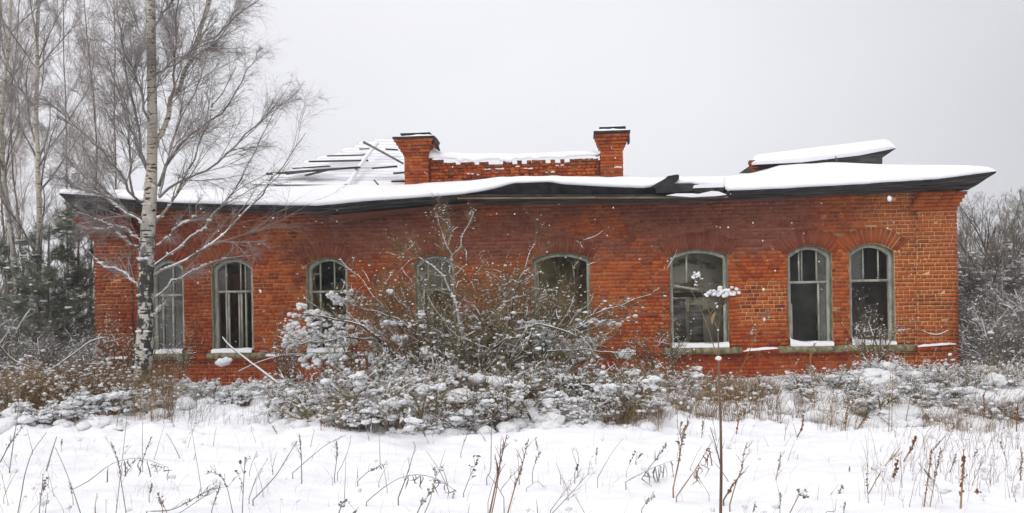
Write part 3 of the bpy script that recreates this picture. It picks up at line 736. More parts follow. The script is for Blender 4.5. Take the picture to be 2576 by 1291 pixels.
# collapsed left slope: rows of roof planks with snow on them
PL = []
for k in range(15):
    t = k / 14; y = 466 - 104 * t; w = 2.9 + 2.6 * t
    left = np.interp(y, [358, 363, 372, 385, 395, 407, 424, 440, 455, 468], [955, 935, 908, 870, 835, 800, 745, 700, 690, 640]) + R.uniform(-16, 16)
    PL.append((left, 1022, y, w))
for (l, r, y, w) in PL:
    dy = 8.6; tilt = R.uniform(-3, 1.5)
    a = Bc(l, y + tilt, w); c = Bc(r, y, w); a2 = Bc(l + R.uniform(-3, 3), y + tilt - dy, w + .17); c2 = Bc(r, y - dy, w + .17); th = np.array([0, 0, -.025])
    obj('plank', [a, c, c2, a2, a + th, c + th, c2 + th, a2 + th], [np.array([[0, 1, 2, 3], [7, 6, 5, 4], [0, 4, 5, 1], [2, 6, 7, 3], [3, 7, 4, 0], [1, 5, 6, 2]])], MWD, roof)
    nn = 22; V = []
    for t in np.linspace(0, 1, nn):
        e = .05 * fbm(np.array(t * 9 + y), np.array(w), 3); hh = .05 * min(1, t * 12 + .15) * (1 + .5 * fbm(np.array(t * 8), np.array(y), 3)); p = a * (1 - t) + c * t; q = a2 * (1 - t) + c2 * t
        u = np.array([0, 0, 1]); V += [p + u * .002, p + u * hh * .8 + (q - p) * .03, p + u * hh + (q - p) * .2, q + u * hh * 1.0, q + u * .002]
    Fq = [(k * 5 + j, (k + 1) * 5 + j, (k + 1) * 5 + j + 1, k * 5 + j + 1) for k in range(nn - 1) for j in range(4)]
    obj('plank_snow', V, [np.array(Fq)], MSR, roof, True)
for x0, y0, x1, y1, w, th_ in ((671, 439, 905, 421, 3.0, .035), (778, 407, 925, 403, 3.7, .03), (737, 424.5, 830, 418, 3.2, .02), (768, 442, 830, 426, 2.9, .03), (905, 375.5, 930, 374, 4.6, .018), (823, 393, 922, 390, 4.0, .018), (936, 424.5, 998, 419, 3.1, .022), (990, 437, 1018, 434, 3.0, .025), (970, 376, 1000, 377, 4.4, .02), (720, 439, 790, 429, 3.1, .02), (985, 457, 1018, 456, 2.7, .03),(942, 454, 952, 466, 2.3, .022)):
    p = Bc(x0, y0, w); q = Bc(x1, y1, w - .02); d = (q - p)[[0, 2]]; b = Buf()
    boxes(b, [(p + q) / 2], (np.linalg.norm(d), .12, th_ * .95), .004, np.array([math.atan2(d[1], d[0])])); b.build('plank', MSOF if th_ > .019 else MWD, roof)
pp = np.array([Bc(x, y, w) for x, y, w in ((914, 358, 2.75), (930, 366, 2.7), (965, 385, 2.65), (1014, 412, 2.55))])
b = Buf(); tube_group(b, resample(pp, 8)[None], np.linspace(.03, .022, 8)[None], 7); b.build('leaning_pole', MWD, roof)
# white hip line of snow over the planks
hp = resample(np.array([Bc(x, y, w) for x, y, w in ((872, 470, 2.5), (890, 440, 2.9), (915, 402, 3.5), (948, 360, 4.3))]), 14)
b = Buf(); tube_group(b, hp[None], (np.full((1, 14), .055) * (1 + .3 * R.normal(size=(1, 14)).clip(-1, 1))), 8); b.build('hip_snow', MSR, roof, True)

# chimneys -----------------------------------------------------------
CW = 2.35
def chimney(xl, xr, ybase, ytop, xfl, xfr, yflare, ycap, label, left=True):
    ch = bpy.data.objects.new('chimney', None); C.objects.link(ch); ch.parent = bld; ch['label'] = label
    p = Bc(xl, ybase, CW); q = Bc(xr, ybase, CW); u0, u1 = p[0], q[0]; vb = p[2]; vt_ = Bc((xl + xr) / 2, ytop, CW)[2]
    fw0 = Bc(xfl, yflare, CW)[0]; fw1 = Bc(xfr, yflare, CW)[0]; dep = u1 - u0
    vf = Bc((xl + xr) / 2, ycap, CW)[2]   # underside of flare
    core_ = Buf(); boxes(core_, [((u0 + u1) / 2, CW + dep / 2, (vb - .8 + vt_) / 2)], (dep - .02, dep - .02, vt_ - vb + .8)); 
    stuff = Buf(); nfr = int(round((vt_ - (vb - .25)) / CH)); cnt = []
    for k in range(nfr):
        v = vb - .25 + (k + .5) * CH; t = max(0.0, (v - vf) / (vt_ - vf)); t = min(1, t * 1.08)
        a = u0 + (fw0 - u0) * t; b_ = u1 + (fw1 - u1) * t; ex = ((u0 - a) + (b_ - u1)) / 2; L = .205 if k % 2 else .105
        if t > 0: boxes(core_, [((a + b_) / 2, CW + dep / 2, v)], (b_ - a - .03, dep + 2 * ex - .03, CH - .001))
        n_ = max(2, int(round((b_ - a) / L))); l = (b_ - a) / n_
        for j in range(n_):
            rec = (a + (j + .5) * l + R.normal(0, .002), CW - ex + .045 + R.normal(0, .004), v, l - .01, .09, CH - .011)
            (cnt if v > vb - .02 else []).append(rec)
        m_ = max(2, int(round((dep + 2 * ex) / .205)))
        for j in range(m_):
            l2 = (dep + 2 * ex) / m_; yy = CW - ex + (j + .5) * l2
            if j == 0: continue
            boxes(stuff, [(a + .04, yy, v), (b_ - .04, yy, v)], (.08, l2 - .01, CH - .011), .003)
        boxes(stuff, [((a + b_) / 2, CW + dep + ex - .04, v)], (b_ - a - .17, .08, CH - .011), .003)
    core_.build('core', MM, ch); s = stuff.build('bricks', MB, ch); s['kind'] = 'stuff'
    for r_ in cnt: brick(*r_, ch)
    # sheet cap, its snow, raised lid
    c = Buf(); um = (fw0 + fw1) / 2; wd = fw1 - fw0; dp = dep + wd - (u1 - u0)
    boxes(c, [(um, CW + dep / 2, vt_ + .02)], (wd + .04, dp + .04, .04)); c.build('cap', MDK, ch)
    s1 = snow_bar('cap_snow', np.array([fw0 - .015, vt_ + .035]), np.array([fw1 + .015, vt_ + .045]), CW + dep / 2, .075, dp / 2 + .01, ch, 14)
    c = Buf(); boxes(c, [(um + .02, CW + dep / 2, vt_ + .125)], (wd * .76, dp * .7, .035), .003); c.build('lid', MDK, ch)
    c = Buf(); boxes(c, [(um - .2, CW + dep / 2, vt_ + .06), (um + .24, CW + dep / 2, vt_ + .06)], (.04, .04, .1)); c.build('lid_bracket', MDK, ch)
    snow_bar('lid_snow', np.array([um + .02 - wd * .37, vt_ + .14]), np.array([um + .02 + wd * .37, vt_ + .145]), CW + dep / 2, .045, dp * .34, ch, 12)
    return len(cnt), u0, u1, vb, vt_, ch
n1, a0, a1, va, vat, ch1 = chimney(1017, 1078, 462, 351, 993, 1091, 351, 392, 'left chimney with tattered sheet cap')
n2, b0, b1, vb_, vbt, ch2 = chimney(1510, 1568, 443, 336, 1495, 1582, 336, 375, 'right chimney with a snow filled hole in its side')
# torn sheet corner on the left chimney
p = [Bc(x, y, CW - .12) for x, y in ((1086, 352), (1094, 352), (1103, 374), (1099, 376))]
obj('loose_sheet', p + [v + np.array([0, .25, 0]) for v in p], [np.array([[3, 2, 1, 0], [4, 5, 6, 7], [0, 1, 5, 4], [1, 2, 6, 5], [2, 3, 7, 6], [3, 0, 4, 7]])], MDK, ch1)
p = [Bc(x, y, CW - .1) for x, y in ((1577, 337), (1583.5, 337), (1584, 358), (1579, 360))]
obj('loose_sheet', p + [v + np.array([0, .25, 0]) for v in p], [np.array([[3, 2, 1, 0], [4, 5, 6, 7], [0, 1, 5, 4], [1, 2, 6, 5], [2, 3, 7, 6], [3, 0, 4, 7]])], MDK, ch2)
b = Buf(); blobs(b, [Bc(1553, 420.5, CW - .01), Bc(1560, 421, CW - .01), Bc(1547, 421, CW - .01)], [.035, .032, .02], 2, .1, .5); b.build('hole_snow', MSR, ch2, True)

# brick firewall between the chimneys
fw = bpy.data.objects.new('firewall', None); C.objects.link(fw); fw.parent = bld; fw['label'] = 'broken brick wall between the two chimneys'
xf = np.linspace(1076, 1512, 60); topy = lambda x: np.interp(x, [1076, 1100, 1128, 1160, 1290, 1400, 1470, 1500, 1514], [396, 396, 402, 404, 402, 399, 393, 392, 384])
tops = np.array([Bc(x, topy(x), CW + .12) for x in xf]); bots = np.array([Bc(x, np.interp(x, [1076, 1514], [468, 452]), CW + .12) for x in xf])
ftop = lambda u: np.interp(u, tops[:, 0], tops[:, 2]); 
c = Buf(); uu = np.linspace(a1 + .003, b0 - .003, 40)
for k in range(39): boxes(c, [((uu[k] + uu[k + 1]) / 2, CW + .32, (va - .5 + ftop(uu[k]) - .09) / 2)], (uu[k + 1] - uu[k], .3, ftop(uu[k]) - .09 - va + .5))
c.build('core', MM, fw)
fb = []; k = 0; v = va - .3
while v < vat:
    L = .205 if k % 2 else .105; u = a1 + .005 - (k % 3) * .05
    while u < b0:
        s, e = max(u, a1 + .004), min(u + L, b0 - .004); u += L
        if e - s < .03: continue
        t = ftop((s + e) / 2)
        if v + CH / 2 > t + .075 * float(fbm(np.array(s * 2.3), np.array(4.4), 3)) + R.normal(0, .022): continue
        drk = R.random() < .10
        if drk and v > va - .05: continue
        fb.append(((s + e) / 2, CW + .17 + abs(R.normal(0, .012)), v, e - s - .01, .12, CH - .012, v > t - .17 or R.random() < .12))
    v += CH; k += 1
lim = 300 - NB - n1 - n2; bm = Buf(); bd = Buf(); kk = 0
for r_ in fb:
    if kk < lim and r_[2] > va - .02 and not r_[6]: brick(*r_[:6], fw); kk += 1
    else: boxes(bd if r_[6] else bm, [r_[:3]], r_[3:6], .004)
o = bm.build('bricks', MB, fw)
if o: o['kind'] = 'stuff'
o = bd.build('weathered_bricks', MBD, fw); o['kind'] = 'stuff'
# snow saddle on the firewall, with drips over the broken edge
V = []; xf2 = np.linspace(1078, 1512, 90)
for x in xf2:
    t = np.interp(x, [1078, 1090, 1105, 1140, 1180, 1300, 1440, 1490, 1505, 1512], [368, 372, 380, 384, 386, 387, 381, 379, 384, 372])
    lb = topy(x) + 1.0 + 11 * max(-.25, float(fbm(np.array(x / 13.), np.array(3.3), 4)))
    lb = max(lb, t + 4)
    V += [Bc(x, lb, CW + .10), Bc(x, lb - 3, CW + .06), Bc(x, t + (lb - t) * .35, CW + .08), Bc(x, t, CW + .28), Bc(x, t + 1, CW + .4), Bc(x, t + 12, CW + .5)]
Fq = [(k * 6 + j, (k + 1) * 6 + j, (k + 1) * 6 + j + 1, k * 6 + j + 1) for k in range(89) for j in range(5)]
obj('firewall_snow', V, [np.array(Fq)], MSR, fw, True)
b = Buf(); q = [Bc(x, y, CW + .13) for x, y in ((1178, 438), (1187, 438), (1222, 426.5), (1230, 426), (1251, 425), (1258, 425.5), (1264, 425), (1322, 424), (1330, 425), (1336, 424.5), (1302, 419), (1414, 416), (1402, 417), (1375, 434), (1390, 433), (1202, 440))]
blobs(b, q, R.uniform(.025, .045, len(q)), 2, .12, .35); b.build('joint_snow', MSR, fw, True)

# interior: floor, partitions with peeling plaster, dark boarded ceiling
b = Buf(); boxes(b, [(LEN / 2, 4.2, .25)], (LEN - .9, 7, .1)); b.build('floor', MFL, bld)
b = Buf(); boxes(b, [(LEN / 2, 2.0, 3.30)], (LEN - .9, 2.9, .08)); b.build('ceiling', MWD, bld)
def part_wall(u0, u1, w, mat=MPL, door=None, name='partition'):
    b = Buf()
    if door:
        d0, d1, dh = door
        boxes(b, [((u0 + d0) / 2, w, 1.75), ((d1 + u1) / 2, w, 1.75), ((d0 + d1) / 2, w, (dh + 3.25) / 2)], [(d0 - u0, .15, 2.9), (u1 - d1, .15, 2.9), (d1 - d0, .15, 3.25 - dh)])
    else: boxes(b, [((u0 + u1) / 2, w, 1.75)], (u1 - u0, .15, 2.9))
    return b.build(name, mat, bld)
o6, o7, o8 = OP[5], OP[6], OP[7]
part_wall(o6['u0'] - 1.0, o6['u1'] + .1, 1.1, MPL2, (o6['u0'] + 1.25, o6['u0'] + 1.8, 2.3))
b = Buf(); boxes(b, [(o6['u0'] + .5, .98, 1.62)], (1.6, .08, .09)); b.build('beam', MSOF, bld)
b = Buf(); boxes(b, [(o6['u0'] + .18, .92, 1.05), (o6['u0'] + .60, .92, .98)], [(.40, .04, 1.0), (.26, .04, .85)], .01); b.build('leaning_panel', MWD, bld)
part_wall(o6['u1'] + .3, o7['u1'] + .2, 1.5, MPW, (o7['u0'] + .0, o7['u0'] + .35, 1.9))
part_wall(o8['u0'] - .3, LEN - .5, 1.7, MPW)
part_wall(.5, 4.2, 3.0, MPL, (1.2, 2.0, 2.3)); part_wall(4.3, 8.6, 4.2, MWD, (5.2, 6.1, 2.3))
part_wall(OP[4]['u0'] - 1.2, OP[4]['u1'] + .3, 1.35, MPB)
for u in (3.3, 6.6, 8.7, OP[5]['u1'] + .25, OP[7]['u0'] - .18):
    b = Buf(); boxes(b, [(u, 2.2, 1.75)], (.15, 3.5, 2.9)); b.build('cross_wall', MPL, bld)

# ------------------------------------------------------------------ birches
def mkpoly(pts, r0, r1, n, Yc):
    P = resample([at(x, y, Yc + dy) for x, y, dy in pts], n); return P, np.linspace(r0, r1, n)
def v2z(x, y): return x * 0.5712, y * 0.5712
TY = 13.4
trunk_pts = [(352, 1015), (357, 960), (364, 880), (367, 740), (369, 640), (371, 571), (376, 520), (380, 485), (384, 343), (381, 171), (380, 0), (378, -250), (384, -520), (386, -760)]
birch = thing('birch_tree', 'tall bare birch with pale spotted trunk standing in front of the brick wall', 'tree', tuple(at(357, 1000, TY) * [1, 1, 0]), 0)
def local(o, P): return P - np.array(o.location)
TP = resample([at(x, y, TY) for x, y in trunk_pts], 40); tz = TP[:, 2]
TR = np.interp(tz, [-.2, .1, .6, 1.5, 3.1, 3.7, 6, 9, 11.5], [.2, .155, .128, .116, .100, .076, .064, .034, .008])
TR = TR * (1 + .06 * R.normal(size=40).clip(-1, 1) * (tz < 3.5))
b = Buf(); tube_group(b, local(birch, TP)[None], TR[None], 14); b.build('trunk', MBK, birch, True)
def trunk_at(y): return np.array([np.interp(-y, [-p[1] for p in trunk_pts], [p[0] for p in trunk_pts]), y])
LIMBS = [ # zoom coordinates of limb courses, depth drift, start radius
 ([(668, 690), (690, 650), (720, 540), (760, 430), (820, 300), (862, 210), (930, 0), (960, -120)], .35, .050, 1),
 ([(700, 820), (735, 740), (780, 640), (880, 560), (1000, 490), (1070, 340), (1130, 260)], -.8, .028, 0),
 ([(700, 870), (740, 820), (830, 790), (940, 740), (1040, 640), (1200, 480), (1330, 440)], .6, .026, 0),
 ([(690, 980), (720, 950), (800, 800), (850, 690), (890, 600), (960, 440), (1040, 300)], -1.2, .024, 0),
 ([(680, 1170), (720, 1140), (800, 1090), (900, 990), (1000, 880), (1080, 760), (1130, 650), (1210, 500)], 1.0, .026, 0),
 ([(680, 1215), (730, 1190), (800, 1160), (930, 1080), (1080, 940), (1200, 790), (1345, 590)], -1.3, .026, 0),
 ([(680, 1310), (720, 1275), (780, 1230), (880, 1180), (980, 1135), (1100, 1120)], .7, .018, 0),
 ([(665, 800), (640, 740), (600, 620), (560, 540), (500, 330), (440, 200), (380, 160)], .9, .026, 0),
 ([(640, 900), (600, 880), (540, 770), (460, 680), (350, 570), (250, 480), (150, 420)], -.9, .026, 0),
 ([(640, 1000), (590, 965), (500, 900), (430, 840), (330, 740), (230, 590), (180, 560)], .5, .026, 0),
 ([(625, 1130), (590, 1080), (540, 1040), (470, 990), (410, 960), (340, 930)], -.6, .016, 0),
 ([(620, 1290), (590, 1240), (540, 1200), (440, 1160), (380, 1100)], .4, .022, 0),
 ([(665, 560), (640, 500), (600, 350), (530, 150), (480, 0)], -.5, .024, 0),
 ([(668, 350), (700, 320), (760, 270), (900, 190), (1060, 60), (1150, 0)], -1.1, .024, 0),
 ([(740, 470), (765, 400), (775, 200), (780, 0), (790, -150)], -.4, .026, 0),
 ([(840, 270), (880, 230), (950, 190), (1010, 100), (1050, 0)], .8, .02, 0),
 ([(655, 900), (650, 800), (590, 480), (545, 250), (520, 60), (500, -80)], .2, .03, 0),
 ([(590, 870), (575, 720), (570, 560), (545, 430), (500, 300)], -.3, .022, 0),
 ([(690, 1080), (730, 1050), (780, 1000), (860, 960), (880, 900)], -.7, .014, 0),
 ([(670, 1400), (700, 1370), (725, 1330), (735, 1300)], -.5, .012, 0),
 ([(700, 860), (720, 780), (750, 640), (800, 520), (900, 300), (960, 120)], 1.4, .024, 0),
 ([(665, 250), (620, 150), (560, 30), (520, -90)], 1.0, .022, 0),
 ([(665, 150), (720, 60), (800, -60), (900, -180)], -1.0, .022, 0),
 ([(640, 1080), (600, 1040), (520, 1000), (430, 1010), (360, 1000)], .8, .013, 0),
 ([(640, 980), (560, 920), (480, 860), (330, 840), (250, 770)], -1.3, .018, 0),
]
LP = []; LR = []
for pts, dy, r0, thick in LIMBS:
    n_ = len(pts); zp = [(*v2z(x, y), dy * (k / (n_ - 1))) for k, (x, y) in enumerate(pts)]
    P, rr = mkpoly(zp, r0, .005 if not thick else .02, 14, TY); P[1:] += R.normal(0, .018, P[1:].shape)
    LP.append(P); LR.append(rr)
    rr = rr * .88; b = Buf(); tube_group(b, local(birch, P)[None], rr[None], 6); b.build('branch', MBK if thick else MBRANCH, birch, True)
    # snow ridges lying along the limb
LP = np.array(LP); LR = np.array(LR)
# upper limbs outside the frame
UP_, UR_ = spawn(TP[None, 24:], TR[None, 24:], np.array([26]), 0.0, .95, .4, .8, 1.6, 2.6, 14, (0, 0, .5), .08, .5, .03, tl=.6, absL=True)
b = Buf(); tube_group(b, local(birch, UP_), UR_, 5); b.build('upper_limbs', MBRANCH, birch)
A, Ar = np.concatenate([LP, UP_]), np.concatenate([LR, UR_])
def bough(A, Ar, n1, n2, n3, n4, droop=-.5, seed=0, f1=.6, tl1=.5):
    s1 = spawn(A, Ar, n1, .12, .97, .25, .62, .28, f1, 8, (0, 0, .22), .07, .6, .009, .002, tl=tl1)
    s2 = spawn(*s1, n2, .1, 1, .3, .75, .32, .6, 6, (0, 0, -.1), .10, .7, .0045, .0014, tl=.35)
    s3 = spawn(*s2, n3, .1, 1, .3, .85, .45, .9, 4, (0, 0, droop), .12, .7, .0026, .0011, tl=.2)
    out = [s1, s2, s3]
    if n4: out.append(spawn(*s3, n4, .1, 1, .3, .9, .5, 1.0, 3, (0, 0, droop * .8), .14, .8, .0018, .0009, tl=.2))
    return out
low_ = np.isin(np.arange(len(LP)), [4, 5, 6, 10, 11, 18, 19, 23])
S = bough(LP[~low_], LR[~low_], 16, 8, 6, 2.2, -.45, tl1=.72) + bough(LP[low_], LR[low_], 11, 6, 4, 1.2, -.2, tl1=.6) + bough(UP_, UR_, 9, 5, 4, 0, -.4)
b = Buf()
for k, (p_, r_) in enumerate(S): tube_group(b, local(birch, p_), r_, 4 if k == 0 else 3)
o = b.build('crown', MTW, birch); o['kind'] = 'stuff'
# snow lumps caught on lower limbs and trunk
b = Buf(); sl_ = np.isin(np.arange(len(LP)), [4, 5, 6, 9, 10, 11, 18, 19, 23])
rs_ = LR[sl_] * R.choice([.25, .7, .95], LR[sl_].shape); tube_group(b, local(birch, LP[sl_] + np.stack([0 * rs_, 0 * rs_, LR[sl_] * .55], -1)), rs_, 6); q = []; rd = []
for P in LP[[4, 5, 6, 10, 11, 18, 19, 3, 9, 23]]:
    for t in R.uniform(0.05, .8, 26):
        s_ = t * 13; i = int(s_); p = P[i] * (1 - s_ + i) + P[min(i + 1, 13)] * (s_ - i); q.append(p + [0, 0, .014]); rd.append(R.uniform(.010, .024))
for z_ in R.uniform(.3, 3.3, 26):
    i = np.searchsorted(tz, z_); a_ = R.uniform(-2.6, -.5); q.append(TP[i] + np.array([math.cos(a_), math.sin(a_), 0]) * TR[i] * .97 + [0, 0, 0]); rd.append(R.uniform(.012, .035))
blobs(b, local(birch, np.array(q)), np.array(rd), 1, .2, .7, el=1.6); b.build('branch_snow', MSC, birch, True)['kind'] = 'stuff'

def far_birch(name, label, xz_pts, Y, r0, mat_t, n0=26, group='birches in the copse at the left', dens=1.0, red=False, bark=None):
    base = at(xz_pts[0][0], xz_pts[0][1], Y)
    t = thing(name, label, 'tree', (base[0], base[1], 0), 0, group)
    P = resample([at(x, y, Y) for x, y in xz_pts], 26); P[1:, 0] += .09 * np.sin(np.linspace(0, 9 + Y % 3, 25) + Y); P[1:] += R.normal(0, .012, (25, 3)); rr = np.linspace(r0, .008, 26)
    b = Buf(); tube_group(b, local(t, P)[None], rr[None], 9); b.build('trunk', bark or MBK2, t, True)
    L0 = spawn(P[None], rr[None], np.array([n0]), .18, .97, .35, .75, 1.6, 3.0, 12, (0, 0, .45), .08, .45, .028, .006, tl=.55, absL=True)
    b = Buf(); tube_group(b, local(t, L0[0]), L0[1], 5); b.build('limbs', MBRANCH, t)
    S = bough(*L0, 8 * dens, 6, 5, 1.0, -.35)
    b = Buf()
    for k, (p_, r_) in enumerate(S): tube_group(b, local(t, p_), r_ * .9, 3)
    o = b.build('crown', mat_t, t); o['kind'] = 'stuff'
    return t
far_birch('birch_tree', 'slender birch near the left edge with a leaning pale trunk', [(30, 960), (32, 780), (28, 560), (12, 380), (14, 200), (20, 0), (24, -250), (20, -500)], 19.5, .066, MTW, 24, dens=1.3)
far_birch('birch_tree', 'yellowish birch trunk between the left edge and the big birch', [(84, 960), (86, 700), (90, 450), (100, 300), (104, 150), (103, 0), (100, -220), (104, -480)], 18.5, .074, MTW, 26, dens=1.3)
rb = far_birch('birch_tree', 'reddish twiggy young birch just behind the big birch', [(232, 940), (236, 700), (238, 480), (232, 330), (228, 180), (222, 20), (226, -120)], 21.5, .030, MTWR, 30, dens=1.0, bark=MTHK)
fb_ = rb.location.copy()
for x, Y, s, rz, lab in ((172, 24, 1.05, 2.0, 'thin reddish birch seen between the two pale left trunks'), (58, 26, 1.2, 4.0, 'faint thin birch farthest back at the left edge'), (300, 26, 1.15, 5.0, 'small reddish birch rising behind the building eave at left'),
        (-60, 21, 1.1, 1.0, 'reddish birch cut by the left edge of the view'), (15, 23.5, 1.15, 2.6, 'twiggy birch behind the leaning pale trunk')):
    o = copy_tree(rb, None, lab); o.location = ((x - CX) / F * Y, Y, 0); o.rotation_euler = (0, 0, rz); o.scale = (s, s, s)
far_birch('birch_tree', 'young birch outside the frame at left', [(-130, 960), (-126, 700), (-120, 400), (-110, 100), (-110, -200)], 20, .08, MTW, 20)

# ------------------------------------------------------------------ young pines at the left
def pine(label, x, ybase, ytop, Y, spread, nb=60):
    p0 = at(x, ybase, Y); p1 = at(x + 4, ytop, Y); H = p1[2]
    t = thing('pine_tree', label, 'tree', (p0[0], p0[1], 0), 0, 'young pines beside the building')
    TPp = resample([(0, 0, -.1), (.02, 0, H * .5), (p1[0] - p0[0], 0, H)], 16); rr = np.linspace(.06, .01, 16)
    b = Buf(); tube_group(b, TPp[None], rr[None], 8); b.build('trunk', MTHK, t, True)
    L0 = spawn(TPp[None], rr[None], np.array([nb]), .12, .96, 1.0, 1.45, spread * .7, spread * 1.25, 9, (0, 0, .35), .06, .4, .018, .005, tl=.75, absL=True)
    L1 = spawn(*L0, 8, .2, 1, .5, .9, .25, .5, 5, (0, 0, .1), .08, .6, .007, .003, tl=.4)
    b = Buf(); tube_group(b, L0[0], L0[1], 5); tube_group(b, L1[0], L1[1], 4); b.build('boughs', MTHK, t)
    b = Buf()
    for q in (L1, L0):
        N1 = spawn(*q, 36, .2, 1, .35, 1.0, .08, .15, 3, (0, 0, .15), .05, 1, .0035, .003, tl=0, absL=True, taper=.5)
        tube_group(b, N1[0], N1[1], 3)
    o = b.build('needles', MND, t); o['kind'] = 'stuff'
    b = Buf(); idx = R.integers(0, len(L1[0]), 170); q = L1[0][idx, R.integers(1, 5, 170)]
    blobs(b, q + [0, 0, .03], R.uniform(.02, .055, len(q)), 1, .2, .45, el=1.0); b.build('bough_snow', MSC, t, True)['kind'] = 'stuff'
    return t
pine('bushy young pine with the tallest crown beside the left brick corner', 196, 930, 500, 19.6, 1.3, 60)
pine('lower green pine in front of the pale birch trunks', 120, 940, 560, 18.6, 1.25, 54)
pine('small pine cut by the left edge of the view', 20, 940, 600, 20.5, 1.1, 44)

# ------------------------------------------------------------------ bushes
def stems_fan(n, rad, h0, h1, lean0, lean1, N=9, wob=.10, bend=(0, 0, .3), r0=.010, r1=.018):
    a = R.uniform(0, 2 * PI, n); base = np.stack([np.cos(a) * rad * R.random(n) ** .5, np.sin(a) * rad * .6 * R.random(n) ** .5, np.full(n, -.05)], 1)
    ln = R.uniform(lean0, lean1, n); az = R.uniform(0, 2 * PI, n)
    d = np.stack([np.sin(ln) * np.cos(az), np.sin(ln) * np.sin(az) * .7, np.cos(ln)], 1); L = R.uniform(h0, h1, n)
    P = np.empty((n, N, 3)); P[:, 0] = base
    for j in range(1, N): d = nrm(d + np.array(bend) / N + R.normal(0, wob, (n, 3))); P[:, j] = P[:, j - 1] + d * (L / (N - 1))[:, None]
    return P, R.uniform(r0, r1, n)[:, None] * np.linspace(1, .35, N)[None]
def coat(b, S_, frac, r0, r1):
    """ridges of snow riding on top of the flatter twigs"""
    P, Rr = S_[0], S_[1]
    if not len(P): return
    T = nrm(P[:, -1] - P[:, 0]); m = (R.random(len(P)) < frac) & (np.abs(T[:, 2]) < .85); P, Rr = P[m], Rr[m]
    if not len(P): return
    rr = R.uniform(r0, r1, (len(P), 1)) * R.choice([.35, .7, 1.0, 1.5], P.shape[:2]) * R.uniform(.8, 1.2, P.shape[:2]); rr[:, 0] *= .6; rr[:, -1] *= .5
    tube_group(b, P + np.array([0, 0, 1]) * (rr * .7 + Rr * .4)[..., None], rr, 5 if r1 > .009 else 4)
def shrub(label, name='snowy_shrub', n=40, rad=.4, h=(.5, 1.0), lean=(.1, 1.0), tw=(6, 5, 3), snow=600, sr=(.012, .04), mats=(None, None), group=None, big=0, low=0, loc=(0, 0, 0), bend=(0, 0, .3), finedots=0, cover=1.0):
    t = thing(name, label, 'shrub', loc, 0, group); ms, mt = mats[0] or MBU, mats[1] or MBT
    P0_, R0_ = stems_fan(n, rad, h[0], h[1], lean[0], lean[1], bend=bend)
    b = Buf(); tube_group(b, P0_, R0_, 5); b.build('stems', ms, t)
    s1 = spawn(P0_, R0_, tw[0], .2, 1, .3, .9, .25, .6, 6, (0, 0, .2), .16, .6, .006, .002, tl=.3)
    s2 = spawn(*s1, tw[1], .1, 1, .4, 1.0, .3, .7, 5, (0, 0, .05), .2, .7, .003, .0015, tl=.3)
    s3 = spawn(*s2, tw[2], .1, 1, .4, 1.0, .3, .7, 4, (0, 0, 0), .2, .8, .002, .0012, tl=.2) if tw[2] else None
    b = Buf(); tube_group(b, s1[0], s1[1], 4); tube_group(b, s2[0], s2[1], 3)
    if s3 is not None: tube_group(b, s3[0], s3[1], 3)
    o = b.build('twigs', mt, t); o['kind'] = 'stuff'
    b = Buf(); hm = h[1]
    coat(b, s1, min(.9, .8 * cover), .004, .0105); coat(b, s2, .6 * cover, .003, .0075)
    pts = []
    for S_, f in ((s1, .35), (s2, .65)):
        k = int(snow * f * 1.0)
        if len(S_[0]): pts.append(S_[0][R.integers(0, len(S_[0]), k), R.integers(1, S_[0].shape[1], k)])
    pts = np.concatenate(pts); hz_ = np.clip(pts[:, 2] / hm, 0, 1)
    blobs(b, pts + [0, 0, .008], R.uniform(sr[0], sr[1], len(pts)) * (1.1 - .5 * hz_) * R.choice([.5, .8, 1.1], len(pts)), 1, .2, .75, el=1.3)
    if big:
        k = R.integers(0, len(s1[0]), big); q = s1[0][k, -2]; q = q[q[:, 2] < hm * .7]
        for _ in range(6): blobs(b, q + R.normal(0, .035, q.shape) * [1.4, 1, .5], R.uniform(.012, .042, len(q)), 2, .09, .6, el=1.6)
    if low and False:
        a = R.uniform(0, 2 * PI, low * 5); rr_ = R.uniform(.1, 1.0, low * 5) * (rad + hm * .45); q = np.stack([np.cos(a) * rr_, np.sin(a) * rr_ * .6, R.uniform(-.10, .07, low * 5) - rr_ * .06], 1)
        blobs(b, q, R.uniform(.02, .065, low * 5), 2, .10, .9, el=.9)
    if finedots and s3 is not None:
        k = R.integers(0, len(s3[0]), finedots); q = s3[0][k, R.integers(1, 4, finedots)]; blobs(b, q, R.uniform(.004, .011, finedots), 0, .1, .8, el=.5)
    o = b.build('snow_cover', MSC, t, True); o['kind'] = 'stuff'
    return t
def gpt(xz, Y): x = (xz - CX) / F * Y; return (x, Y, float(gz(x, Y)))

